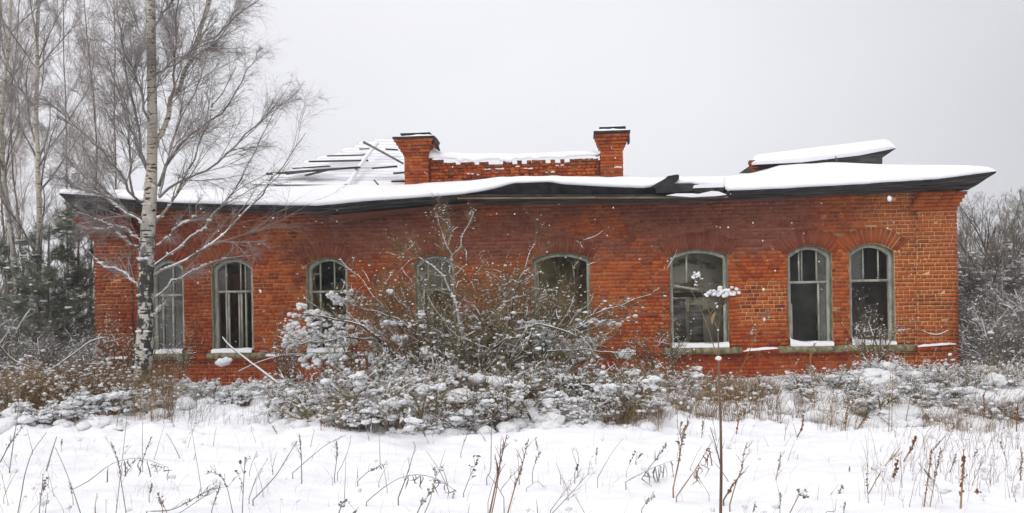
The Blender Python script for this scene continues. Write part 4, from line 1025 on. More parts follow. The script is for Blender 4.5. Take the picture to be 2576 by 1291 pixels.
# the big bush in front of the middle windows, with its traced main stems
BY = 13.0
def c4(x, y): return (1000 + x / 1.5187) / 1.4913, (900 + y / 1.5187) / 1.4913
bush = thing('willow_bush', 'large snow laden bush with one pale upright stem before the middle windows', 'shrub', gpt(1200, BY))
MAIN = [
 ([(1180, 800), (1165, 740), (1130, 620), (1095, 480), (1075, 350), (1045, 270), (1000, 200), (945, 150), (870, 100)], -.3, .026, .008, 1),
 ([(1075, 350), (1060, 260), (1050, 130), (1042, 60), (1010, 0), (985, -60), (970, -150)], .2, .018, .004, 1),
 ([(1048, 120), (1070, 80), (1110, 10), (1140, -70), (1180, -160)], .1, .012, .004, 1),
 ([(1035, 30), (1050, -50), (1030, -110), (960, -160)], .1, .010, .003, 1),
 ([(840, 760), (810, 730), (720, 650), (640, 570), (590, 500), (480, 460), (350, 440), (220, 430)], -.7, .028, .008, 0),
 ([(640, 580), (560, 560), (450, 560), (300, 580), (150, 560)], -.7, .018, .006, 0),
 ([(980, 760), (900, 610), (850, 530), (760, 460), (640, 420), (520, 380)], .3, .022, .006, 0),
 ([(930, 680), (870, 560), (820, 420), (760, 340), (700, 290)], .5, .018, .005, 0),
 ([(880, 600), (820, 500), (700, 440), (640, 350), (560, 250), (480, 180)], .8, .016, .004, 0),
 ([(1210, 850), (1215, 780), (1240, 690), (1290, 620), (1350, 560), (1400, 550), (1450, 560)], -.5, .022, .008, 0),
 ([(1190, 780), (1200, 600), (1240, 480), (1310, 390), (1400, 330), (1450, 310), (1530, 320)], .2, .020, .006, 0),
 ([(1370, 560), (1380, 470), (1395, 340), (1440, 240), (1480, 180), (1500, 90), (1530, 10), (1550, -120)], .5, .018, .004, 0),
 ([(1360, 330), (1330, 290), (1400, 230), (1450, 250), (1550, 190)], .5, .012, .004, 0),
 ([(1250, 740), (1290, 620), (1400, 530), (1500, 490), (1600, 480), (1720, 530), (1780, 575), (1850, 565)], -.4, .020, .008, 0),
 ([(1640, 480), (1660, 440), (1650, 370), (1610, 320)], -.2, .012, .005, 0),
 ([(1300, 760), (1500, 640), (1650, 540), (1800, 460), (1900, 410), (2020, 360), (2190, 310)], .2, .018, .005, 0),
 ([(1760, 490), (1880, 460), (2000, 460), (2080, 410)], .1, .012, .004, 0),
 ([(1190, 800), (1110, 700), (1090, 630), (1100, 560)], -.6, .020, .008, 1),
 ([(1300, 780), (1480, 740), (1640, 620), (1850, 620), (2060, 640)], -.6, .016, .006, 0),
 ([(1240, 820), (1400, 760), (1700, 720), (1900, 560)], .4, .016, .006, 0),
 ([(1320, 860), (1450, 820), (1620, 850), (1800, 820), (1960, 830)], -1.1, .024, .012, 0),
 ([(1270, 950), (1320, 870), (1380, 840)], -1.2, .016, .008, 0),
]
MP = []; MR = []; lb_ = Vector(bush.location)
for pts, dy, r0, r1, pale in MAIN:
    n_ = len(pts); P = resample([at(*c4(x, y), BY + dy * k / (n_ - 1) - .35 - .55 * min(1, k / 3)) for k, (x, y) in enumerate(pts)], 12); P[1:-1] += R.normal(0, .015, (10, 3))
    P = local(bush, P); rr = np.linspace(r0, r1, 12); MP.append(P); MR.append(rr)
    b = Buf(); tube_group(b, P[None], rr[None], 6); b.build('stem', MPALE if pale else MBU, bush, True)
MP = np.array(MP); MR = np.array(MR)
F0, FR = stems_fan(115, .85, .8, 2.35, .1, 1.2, 10, .09, (0, 0, .35), .007, .014)
F1_, FR1 = stems_fan(50, .9, 1.0, 2.1, .5, 1.3, 10, .09, (.9, 0, .1), .006, .011)
b = Buf(); tube_group(b, F0, FR, 5); tube_group(b, F1_, FR1, 5); o = b.build('thin_stems', MBU, bush); o['kind'] = 'stuff'
A = np.concatenate([np.stack([resample(p, 10) for p in MP]), F0, F1_]); Ar = np.concatenate([np.stack([np.interp(np.linspace(0, 1, 10), np.linspace(0, 1, 12), r) for r in MR]), FR, FR1])
s1 = spawn(A, Ar, 11, .25, 1, .3, .9, .22, .5, 6, (0, 0, .3), .14, .6, .006, .002, tl=.4)
s2 = spawn(*s1, 6, .1, 1, .4, 1.0, .35, .7, 5, (0, 0, .1), .18, .7, .003, .0015, tl=.3)
s3 = spawn(*s2, 4.4, .1, 1, .4, 1.0, .35, .8, 3, (0, 0, .05), .2, .8, .002, .0012, tl=.2)
b = Buf(); tube_group(b, *s1, 4); tube_group(b, *s2, 3); tube_group(b, *s3, 3); o = b.build('twigs', MBT, bush); o['kind'] = 'stuff'
b = Buf()
lo1 = s1[0][:, 0, 2] < 1.25; coat(b, (s1[0][lo1], s1[1][lo1]), .5, .004, .009); coat(b, (s1[0][~lo1], s1[1][~lo1]), .12, .003, .005); coat(b, s2, .10, .0025, .005)
k = 2600; q = s2[0][R.integers(0, len(s2[0]), k), R.integers(1, 5, k)]; hh = q[:, 2] / 2.6
blobs(b, q + [0, 0, .006], R.uniform(.006, .02, k) * (1.5 - 1.0 * np.clip(hh, 0, 1)), 1, .15, .75, el=1.2)
k = 5000; q = s3[0][R.integers(0, len(s3[0]), k), R.integers(1, 3, k)]; blobs(b, q, R.uniform(.003, .008, k), 0, .1, .8, el=.6)
k = 900; q = s1[0][R.integers(0, len(s1[0]), k), R.integers(1, 6, k)]; q = q[q[:, 2] < 1.5]; blobs(b, q + [0, 0, .012], R.uniform(.012, .034, len(q)), 1, .15, .7, el=1.2)
# heavy snow pads where the photo shows them
PADS = [(300, 470, 190, 60, 60), (280, 560, 180, 50, 60), (420, 330, 70, 40, 16), (430, 560, 90, 25, 20), (1530, 500, 90, 40, 46), (1580, 560, 70, 40, 26), (1390, 620, 40, 30, 12), (1240, 650, 45, 25, 12), (760, 560, 40, 20, 10), (1940, 470, 80, 18, 14), (920, 640, 40, 30, 10), (1130, 560, 14, 22, 5), (1830, 570, 40, 20, 8), (2050, 650, 40, 25, 10), (720, 470, 70, 16, 12), (330, 690, 130, 40, 36), (640, 700, 60, 60, 20), (700, 300, 18, 12, 4), (200, 380, 20, 14, 5), (1680, 600, 120, 25, 22), (1450, 720, 70, 20, 12)]
q = []; rd = []
for x, y, rx, ry, n_ in PADS:
    for _ in range(int(n_ * 2.3)):
        q.append(at(*c4(x + R.uniform(-1, 1) * rx, y + R.uniform(-1, 1) * ry), BY - .5 + R.uniform(-.25, .25))); rd.append(R.uniform(.010, .036) * R.choice([.7, 1, 1.2]))
blobs(b, local(bush, np.array(q)), np.array(rd), 2, .10, .85, el=.6)
for P, r_ in zip(MP, MR):    # ridges of snow on the main stems
    for t in R.uniform(.05, .95, 22):
        s_ = t * 11; i = int(s_); p = P[i] * (1 - s_ + i) + P[i + 1] * (s_ - i); blobs(b, [p + [0, 0, r_[i] * .8]], [r_[i] * R.uniform(.7, 1.1)], 1, .12, .7, el=2.2)
o = b.build('snow_cover', MSC, bush, True); o['kind'] = 'stuff'

# low snow laden shrubs in front of the wall; prototypes then copies
LAND = [(-2000, 'beyond the left edge'), (-200, 'at the left edge'), (60, 'under the leftmost pale birches'), (150, 'below the young pines'), (240, 'by the left brick corner'), (330, 'left of the big birch foot'), (400, 'right of the big birch foot'), (480, 'below the window behind the birch'), (560, 'below the casement window'), (640, 'by the leaning broken branch'),
        (720, 'left of the big bush'), (820, 'under the left arm of the big bush'), (930, 'below the bush\'s left stems'), (1050, 'just left of the pale bush stem'), (1160, 'at the foot of the pale bush stem'), (1280, 'right of the bush centre'), (1400, 'under the wide screened window'), (1520, 'under the bush\'s right arm'), (1640, 'at the right end of the big bush'),
        (1760, 'left of the tall umbel plant'), (1900, 'right of the tall umbel plant'), (2040, 'under the pair of windows'), (2160, 'below the window next to the pier'), (2280, 'before the corner pier'), (2390, 'at the right brick corner'), (2450, 'beyond the right brick corner'), (2520, 'near the right edge'), (2590, 'outside the right edge')]
_used = {}
def autolabel(o, x, Y, s):
    base = o['label'].split(', ')[0]; w = [q for a, q in LAND if a <= x][-1]
    for pre in ('', 'the nearer one ' , 'the smaller one ', 'the rear one ', 'the wider one '):
        lab = (base + ', ' + pre + w).replace('  ', ' ')
        if lab not in _used: _used[lab] = 1; break
    o['label'] = lab
def spread(proto, spots, labels=None):
    spots = sorted(spots, key=lambda q: -q[1])
    for k, (x, Y, s, rz) in enumerate(spots):
        o = proto if k == 0 else copy_tree(proto)
        o.location = gpt(x, Y); o.rotation_euler = (0, 0, rz); o.scale = (s, s, s)
        autolabel(o, x, Y, s)
G1 = 'low snow laden shrubs along the foot of the wall'
protoA = shrub('low twiggy snow shrub', n=34, rad=.55, h=(.22, .58), lean=(.2, 1.3), tw=(8, 6, 3), snow=1000, sr=(.005, .022), group=G1, big=22, low=26)
spread(protoA, [(1010, 11.5, 1.1, 0), (880, 11.9, 1.15, 2.0), (760, 12.3, 1.05, 1.0), (1330, 11.8, 1.05, 3.0), (1600, 12.0, 1.05, .7), (1085, 12.3, 1.3, 5.5), (940, 12.7, 1.2, 3.3), (1420, 12.7, 1.25, 1.7), (2210, 12.5, .72, .4), (2090, 12.4, .6, 2.9), (2330, 12.4, .75, 4.4), (2480, 12.6, .7, 1.4), (2560, 12.9, .9, 3.9), (2680, 12.5, 1.1, .3), (2270, 12.0, .55, 1.9), (1560, 12.9, 1.1, 4.7), (830, 13.3, 1.0, .9), (905, 10.8, .7, 4.5), (1060, 10.45, .6, 5.9), (1225, 10.7, .75, 3.6), (1500, 10.8, .7, 4.0), (2300, 11.6, .45, 1.2), (2340, 11.2, .45, 5.2), (2400, 11.7, .55, 3.0), (2450, 11.4, .55, .3), (2520, 11.6, .65, 4.4), (2440, 10.9, .4, 1.0), (2500, 10.9, .5, 2.2), (2570, 10.8, .5, 4.0)])
protoF = shrub('snow bent twiggy shrub', name='bent_shrub', n=30, rad=.5, h=(.3, .72), lean=(.3, 1.3), tw=(6, 5, 3), snow=700, sr=(.005, .022), group='arching twiggy shrubs bent down by snow', mats=(MBT, MBT), big=30, bend=(0, 0, -.6), cover=.45)
spread(protoF, [(770, 11.8, .8, 0.3), (850, 11.1, 1.0, 3.2), (930, 11.5, 1.3, 1.7), (1010, 10.7, 1.1, 5.1), (1190, 10.7, .8, 2.6), (1290, 11.1, 1.05, 4.3), (1460, 11.3, 1.1, 5.8), (1550, 11.0, 1.15, 2.0), (1640, 11.7, .9, 3.7), (2060, 12.0, .7, 2.2), (2160, 11.4, .75, 4.9), (2250, 13.2, .7, .7), (2440, 13.4, .7, 3.4), (2560, 13.6, .9, 1.5), (470, 13.0, .5, 2.9)])
G2 = 'brownish snow dusted weeds and shrubs at the left'
protoB = shrub('brownish snow dusted weeds', name='weedy_shrub', n=44, rad=.6, h=(.25, .72), lean=(.05, .8), tw=(6, 5, 3), snow=480, sr=(.009, .030), mats=(MGB, MGB), group=G2, low=6, cover=.10)
spread(protoB, [(120, 12.4, 1.0, 0), (30, 12.0, 1.0, 1.4), (220, 12.9, 1.05, 2.8), (300, 13.6, .9, 4.1), (-70, 12.4, 1.1, 5.2), (170, 14.0, 1.05, .9), (60, 13.8, 1.1, 2.1), (-160, 13, 1.2, 3), (280, 15.0, .9, 3.6), (1690, 13.2, .8, .8), (1800, 12.7, .7, 2.2), (1870, 12.8, .62, 3.9), (1930, 13.4, .5, 5.1)])
G3 = 'snow capped tufts between birch and bush'
protoC = shrub('small snow capped tuft', name='snowy_tuft', n=30, rad=.38, h=(.16, .38), lean=(.0, .7), tw=(6, 5, 0), snow=420, sr=(.010, .034), mats=(MGB, MGG), group=G3, big=30, cover=.7)
spread(protoC, [(430, 13.2, 1.0, 0), (345, 12.3, .9, 1), (520, 13.6, 1.0, 2), (590, 13.0, .75, 3), (655, 13.6, 1.0, 4), (455, 13.8, 1.1, 1.5), (560, 14.2, 1.1, 2.5), (250, 12.0, 1.0, 3.5), (180, 11.7, .9, 4.5), (90, 11.5, .9, .5), (390, 14.5, 1.1, 5.5), (640, 14.8, 1.0, .2), (2020, 12.9, .9, 2.2), (2140, 12.0, .9, 1.2), (2290, 11.6, .8, 3.2), (2400, 13.2, 1.3, 4.2), (2510, 13.6, 1.3, 5.4), (1700, 11.9, .8, .9), (2370, 11.2, .7, 2.7)])
# thin see-through saplings in front of the wall
G4 = 'thin bare saplings in front of the brick wall'
protoD = shrub('wispy olive brown sapling bush', name='sapling_bush', n=12, rad=.3, h=(.8, 1.6), lean=(.05, .55), tw=(7, 5, 3), snow=160, sr=(.006, .016), group=G4, finedots=500, cover=.15)
spread(protoD, [(1650, 13.6, .8, 0), (2200, 14.4, .85, 2), (420, 14.8, .75, 1), (300, 14.6, .9, 3), (720, 14.5, .8, 5), (900, 14.6, 1.0, .6)])

# snow covered fallen stems over the left tufts
def stick(label, pts, Y0, Y1, r, name='fallen_branch', mat=None, snow=True):
    n_ = len(pts); P = resample([at(x, y, Y0 + (Y1 - Y0) * k / (n_ - 1)) for k, (x, y) in enumerate(pts)], 10); o0 = P[0].copy()
    t = thing(name, label, 'branch', tuple(o0)); b = Buf(); tube_group(b, (P - o0)[None], np.linspace(r, r * .6, 10)[None], 6); b.build('stem', mat or MBU, t, True)
    if snow:
        b = Buf(); tube_group(b, (P - o0 + [0, 0, r * .9])[None], np.linspace(r, r * .7, 10)[None] * R.uniform(.35, .8, (1, 10)), 6); b.build('snow_ridge', MSC, t, True)
stick('long broken branch leaning from the shrubs up to the second window', [(703, 968), (660, 935), (620, 905), (575, 870), (560, 850)], 13.2, 14.2, .018)
stick('short snowy twig crossing below the third window', [(600, 935), (640, 915), (700, 895), (760, 890)], 13.8, 14.4, .010)
stick('curved snowy branch low over the left weeds', [(130, 930), (165, 905), (200, 880), (230, 855), (262, 850)], 13.2, 13.4, .012)
stick('bent dark branch with snow at the far left edge', [(-10, 860), (10, 885), (30, 905), (60, 920), (95, 930)], 12.6, 12.8, .014)
stick('sagging snowy twig hanging before the corner pier', [(2320, 833), (2340, 842), (2362, 843), (2384, 832)], 14.8, 14.8, .010)

# small white pillows of snow on single weeds near the wall
wp = thing('snow_pillow', 'white cushion of snow resting on weeds below the second window', 'snow clump', tuple(at(558, 912, 13.6)))
b = Buf(); blobs(b, [(0, 0, 0), (.07, 0, .02), (-.06, .02, -.01), (.12, 0, .035)], [.075, .06, .05, .035], 2, .05, .95, el=.3); b.build('clump', MSC, wp, True)

# ------------------------------------------------------------------ thicket at the right
def bare_tree(label, h, nl, name='bare_tree', r0=.05, mt=None, group='bare trees of the thicket at the right', lean=.1, dens=(6, 5, 4), sp=(.3, .7)):
    t = thing(name, label, 'tree', (0, 0, 0), 0, group)
    n = 3; P = np.zeros((1, 20, 3)); d = np.array([lean, 0, 1.0]); P[0, 0] = (0, 0, -.1)
    for j in range(1, 20): d = nrm(d + R.normal(0, .07, 3) + [0, 0, .03]); P[0, j] = P[0, j - 1] + d * h / 19
    rr = np.linspace(r0, .008, 20)[None]; b = Buf(); tube_group(b, P, rr, 8); b.build('trunk', MTHK, t, True)
    L0 = spawn(P, rr, np.array([nl]), .15, .95, sp[0], sp[1], h * .25, h * .5, 11, (0, 0, .5), .09, .55, .025, .005, tl=.55, absL=True)
    b = Buf(); tube_group(b, *L0, 5); b.build('limbs', MTHK, t)
    s1 = spawn(*L0, dens[0], .15, 1, .35, .8, .3, .55, 7, (0, 0, .3), .12, .6, .009, .003, tl=.4)
    s2 = spawn(*s1, dens[1], .1, 1, .4, .9, .35, .65, 5, (0, 0, .15), .15, .7, .005, .002, tl=.3)
    s3 = spawn(*s2, dens[2], .1, 1, .4, .9, .35, .65, 4, (0, 0, .1), .18, .8, .003, .0017, tl=.2)
    b = Buf(); tube_group(b, *s1, 4); tube_group(b, *s2, 3); tube_group(b, *s3, 3); o = b.build('crown', mt or MTHK, t); o['kind'] = 'stuff'
    b = Buf(); k = 260; q = s1[0][R.integers(0, len(s1[0]), k), R.integers(1, 7, k)]; q = q[q[:, 2] < h * .6]; blobs(b, q + [0, 0, .02], R.uniform(.015, .05, len(q)), 1, .2, .6, el=2.0); b.build('branch_snow', MSC, t, True)['kind'] = 'stuff'
    return t
tA = bare_tree('dark forked bare tree standing close behind the right brick corner', 4.6, 16, lean=.02)
tB = bare_tree('slim bare thicket tree', 4.2, 24, lean=-.05, dens=(7, 5, 4))
tC = bare_tree('twiggy low thicket tree', 3.2, 30, r0=.035, lean=.08, dens=(7, 5, 4))
def put(proto, spots, keep=None):
    for k, (x, Y, s, rz, *lab) in enumerate(spots):
        o = proto if k == 0 else copy_tree(proto)
        o.location = gpt(x, Y); o.rotation_euler = (0, 0, rz); o.scale = (s, s, s)
        if lab: o['label'] = lab[0]
        elif proto is not tA: autolabel(o, x, Y, s)
def EXT(n, a, b, y0, y1, s): return [(R.uniform(a, b), R.uniform(y0, y1), s * R.uniform(.85, 1.3), R.uniform(0, 6)) for _ in range(n)]
put(tA, [(2418, 19.5, .74, 0), (2462, 20.5, .78, 2.2, 'second dark bare tree from the right brick corner'), (2600, 21, 1.0, 4, 'bare tree just outside the right edge')])
put(tB, [(2500, 23, .95, 0), (2440, 25, 1.05, 1.5), (2545, 22, 1.0, 3.1), (2580, 25, 1.1, 4.6), (2480, 27, 1.1, 5.5), (2620, 24, 1.05, .7), (2700, 23, 1.1, 2.4), (2410, 28, 1.15, 2.9), (2540, 29, 1.25, .2), (2660, 28, 1.3, 4.4), (2800, 26, 1.3, 1.2)] + EXT(10, 2750, 3800, 20, 34, 1.25) + EXT(8, -1300, -150, 20, 34, 1.3))
put(tC, [(2445, 19.5, .9, 0), (2490, 19, .85, 1.1), (2530, 18.2, .95, 2.7), (2565, 19.5, 1.05, 3.8), (2425, 21.5, 1.0, 5.0), (2600, 18.5, 1.0, .5), (2510, 21, 1.1, 4.2), (2680, 19, 1.1, 1.9), (2460, 23, 1.1, 2.0), (2550, 24, 1.2, 5.7)] + EXT(8, 2760, 3700, 17, 27, 1.0))
G5 = 'snowy undergrowth of the right thicket'
protoE = shrub('tangled grey snowy undergrowth', name='thicket_shrub', n=46, rad=.7, h=(.8, 1.8), lean=(.1, .9), tw=(7, 5, 3), snow=420, sr=(.008, .026), group=G5, mats=(MTHK, MTHK), big=6, cover=.18)
spread(protoE, [(2470, 16.6, .6, 0), (2510, 15.2, .7, 1), (2560, 15.4, .9, 2), (2470, 17.5, 1.0, 3), (2540, 17.6, 1.0, 4), (2620, 16, 1.0, 5), (2430, 18.6, .9, 5.6), (2600, 18, 1.1, .5), (30, 16.5, .7, 1.2), (110, 16.8, .65, 2.2), (190, 16.6, .6, 3.2), (-60, 17, 1.0, 4.2), (235, 18.3, .7, .2), (150, 20.5, .9, 2.6), (20, 22, 1.1, .9)] + [(2720, 16.5, 1.0, 1), (2860, 17.5, 1.1, 2), (3000, 17, 1.0, 3), (2800, 19, 1.1, 4), (-200, 17.5, 1.0, 1.1), (-340, 18.5, 1.1, 2.3), (-500, 18, 1.0, 3.3), (-260, 20, 1.1, 5.3)])
# distant treeline beyond the field on both sides and behind: one mass
b = Buf(); n = 2600; ang = R.uniform(-PI * .5, PI * 1.5, n); rad_ = R.uniform(60, 85, n)
X = np.cos(ang) * rad_; Yy = 12 + np.sin(ang) * rad_; H = R.uniform(4.5, 8, n)
P = np.stack([np.stack([X + R.normal(0, .4, n) * t, Yy + R.normal(0, .4, n) * t, H * t - .3], 1) for t in (0, .33, .66, 1.0)], 1)
tube_group(b, P, np.linspace(.10, .03, 4)[None] * np.ones((n, 1)), 4)
s1 = spawn(P, np.ones((n, 4)) * .05, 7, .15, 1, .3, .8, .2, .45, 4, (0, 0, .4), .12, .6, .03, .015); tube_group(b, *s1, 3)
s2 = spawn(*s1, 3, .1, 1, .3, .9, .3, .6, 3, (0, 0, .2), .12, .6, .02, .012); tube_group(b, *s2, 3)
o = b.build('distant_woods', MTHK); tag(o, 'far bare wood beyond the snowy field', 'woods', kind='stuff')

# ------------------------------------------------------------------ tall umbel plant in the foreground
UY = 5.2
um = thing('umbel_plant', 'tall dead umbel plant with snow on its flat flower heads, nearest the camera', 'plant', tuple(at(1812, 752 + 1.6 * F / UY, UY)))
def uz(x, y): return (2450 + x / 2.347) / 1.4913, (850 + y / 2.347) / 1.4913
def stemU(name, pts, r0, r1, dy=0, n=14, raw=False, k=8):
    m_ = len(pts); P = resample([at(*(p if raw else uz(*p)), UY + dy * i / (m_ - 1)) for i, p in enumerate(pts)], n); b = Buf()
    tube_group(b, local(um, P)[None], np.linspace(r0, r1, n)[None], k); b.build(name, MST, um, True); return P
stemU('stem', [(1813, 1470), (1812, 1291), (1814, 1180), (1812, 1050), (1808, 960), (1807, 900)], .0105, .006, 0, 20, True, 10)
stemU('branch', [(580, 1180), (545, 1100), (490, 920), (440, 770), (380, 650), (310, 520)], .0028, .002, .1)
stemU('branch', [(575, 1160), (573, 1020), (570, 910)], .004, .003)
stemU('branch', [(570, 910), (545, 850), (500, 770), (450, 640), (400, 490)], .003, .002)
stemU('branch', [(570, 910), (585, 810), (595, 700), (590, 600)], .0024, .0016, -.1)
stemU('branch', [(500, 770), (540, 720), (570, 690), (560, 680)], .003, .002)
stemU('leaf_stalk', [(1814, 1180), (1800, 1120), (1786, 1075)], .004, .002, .1, 8, True)
def umbel(cx, cy, w, h, n, rad, name, cyc=0.0):
    c0 = at(*uz(cx, cy), UY); sc_ = UY / F / 2.347 / 1.4913; t = bpy.data.objects.new(name, None); C.objects.link(t); t.parent = um
    b = Buf(); q = []; rays = []
    base = c0 - np.array([0, 0, h * sc_ * 2.6])
    for i in range(n):
        a = R.uniform(0, 2 * PI); rr_ = R.random() ** .5; p = c0 + np.array([math.cos(a) * rr_ * w * sc_, math.sin(a) * rr_ * w * sc_ * .6, (1 - rr_ ** 2) * h * sc_ + R.normal(0, .010) + math.cos(a) * rr_ * w * sc_ * cyc])
        q.append(p); rays.append(resample([base, (base + p) / 2 + [0, 0, -.004], p], 4))
    tube_group(b, local(um, np.array(rays)), np.full((n, 4), .0011), 4); b.build('rays', MST, t)
    b = Buf(); q = np.array(q); blobs(b, local(um, q), R.uniform(.8, 1.2, n) * rad, 2, .07, .8, el=.3); b.build('snow_beads', MSC, t, True)
umbel(600, 600, 152, 40, 62, .0105, 'umbel', .10); umbel(392, 445, 48, 22, 26, .006, 'umbel'); umbel(375, 505, 18, 8, 6, .005, 'umbel'); umbel(560, 695, 16, 6, 5, .0055, 'umbel')
b = Buf(); blobs(b, local(um, at(*uz(573, 1160), UY)), [.015], 2, .08, .8); blobs(b, local(um, at(*uz(570, 910), UY)), [.006], 1, .1); b.build('node_snow', MSC, um, True)
P = resample([at(*uz(x, y), UY) for x, y in ((545, 750), (530, 790), (515, 830), (520, 860))], 6); b = Buf(); tube_group(b, local(um, P)[None], np.array([[.003, .008, .010, .009, .006, .002]]), 6); b.build('dry_bract', MGB, um, True)

# tall thin umbels behind it
def weed(label, pts, r=.004, kind='bare', Y=None, mat=None, group=None, name='dried_weed', n=12, twigs=5, bottom=True):
    """pts in picture order from the foot upward"""
    x0, y0 = pts[0]
    if Y is None:
        d = ray(x0, y0); Y = min(EYE / max(-d[2], .05), 12.5)
    P = resample([at(x, y, Y + .05 * k) for k, (x, y) in enumerate(pts)], n); foot = P[0].copy(); foot[2] -= .12; P = np.vstack([foot[None], P])
    o0 = foot; t = thing(name, label, 'plant', tuple(o0), 0, group); P = P - o0; N = len(P); m = mat or MGG
    b = Buf(); tube_group(b, P[None], np.linspace(r, r * .45, N)[None], 6)
    if kind in ('twigged', 'umbel', 'seeds'):
        s1 = spawn(P[None], np.full((1, N), r), np.array([twigs]), .35, .98, .3, .7, .10, .25, 5, (0, 0, .3), .1, .6, tl=.2, rmin=.0015); tube_group(b, *s1, 4)
        s2 = spawn(*s1, 2.5, .3, 1, .3, .7, .3, .6, 4, (0, 0, .3), .1, .8, rmin=.0012); tube_group(b, *s2, 3)
    b.build('stem', m, t)
    if kind == 'umbel':
        b = Buf(); q = np.concatenate([s1[0][:, -1], s2[0][:, -1], P[-1:]]); blobs(b, q, R.uniform(.005, .010, len(q)) * Y / 7, 1, .15, .9, el=.3); b.build('seed_heads', MTHK, t)['kind'] = 'stuff'
    if kind in ('seeds', 'plume'):
        b = Buf(); k = 46 if kind == 'plume' else 22; tt = R.uniform(.35 if kind == 'plume' else .5, 1, k); s_ = tt * (N - 1); i = np.minimum(s_.astype(int), N - 2)
        q = P[i] * (1 - (s_ - i))[:, None] + P[i + 1] * (s_ - i)[:, None] + R.normal(0, r * (.65 if kind == 'plume' else 1.1), (k, 3)) * [1, 1, 2]; blobs(b, q, R.uniform(.5, 1.2, k) * (r * .6 if kind == 'plume' else .0042), 1, .25, 1.8, el=.3); b.build('seed_spike', MRU if kind == 'plume' else MTHK, t)['kind'] = 'stuff'
    if kind == 'fern':
        b = Buf(); k = int(twigs * 2.6); tt = np.sort(1 - .55 * R.random(k) ** 1.2); s_ = tt * (N - 1); i = np.minimum(s_.astype(int), N - 2); q = P[i] * (1 - (s_ - i))[:, None] + P[i + 1] * (s_ - i)[:, None]
        L = (.10 * Y / 7 * R.choice([.35, .6, 1, 1.15], k)); Q = np.stack([q, q + np.stack([R.normal(0, .012, k), R.normal(0, .01, k), -L * .35 * R.uniform(.5, 1.2, k)], 1), q + np.stack([R.normal(0, .025, k), R.normal(0, .02, k), -L * R.uniform(.5, 1.2, k)], 1), q + np.stack([R.normal(.01, .03, k), R.normal(0, .02, k), -L * R.uniform(.9, 1.3, k)], 1)], 1)
        tube_group(b, Q, np.array([.0015, .005, .0065, .001])[None] * R.uniform(.5, 1.2, (k, 1)) * Y / 7, 4); b.build('hanging_leaf', m, t)['kind'] = 'stuff'
    return t
def zl(x, y): return x * .3384, 871.7 + y * .3384
def zc(x, y): return 804.7 + x * .3644, 938.8 + y * .3644
def zr(x, y): return 1676.4 + x * .3489, 871.7 + y * .3489
GG = 'thin dead stems poking out of the foreground snow'
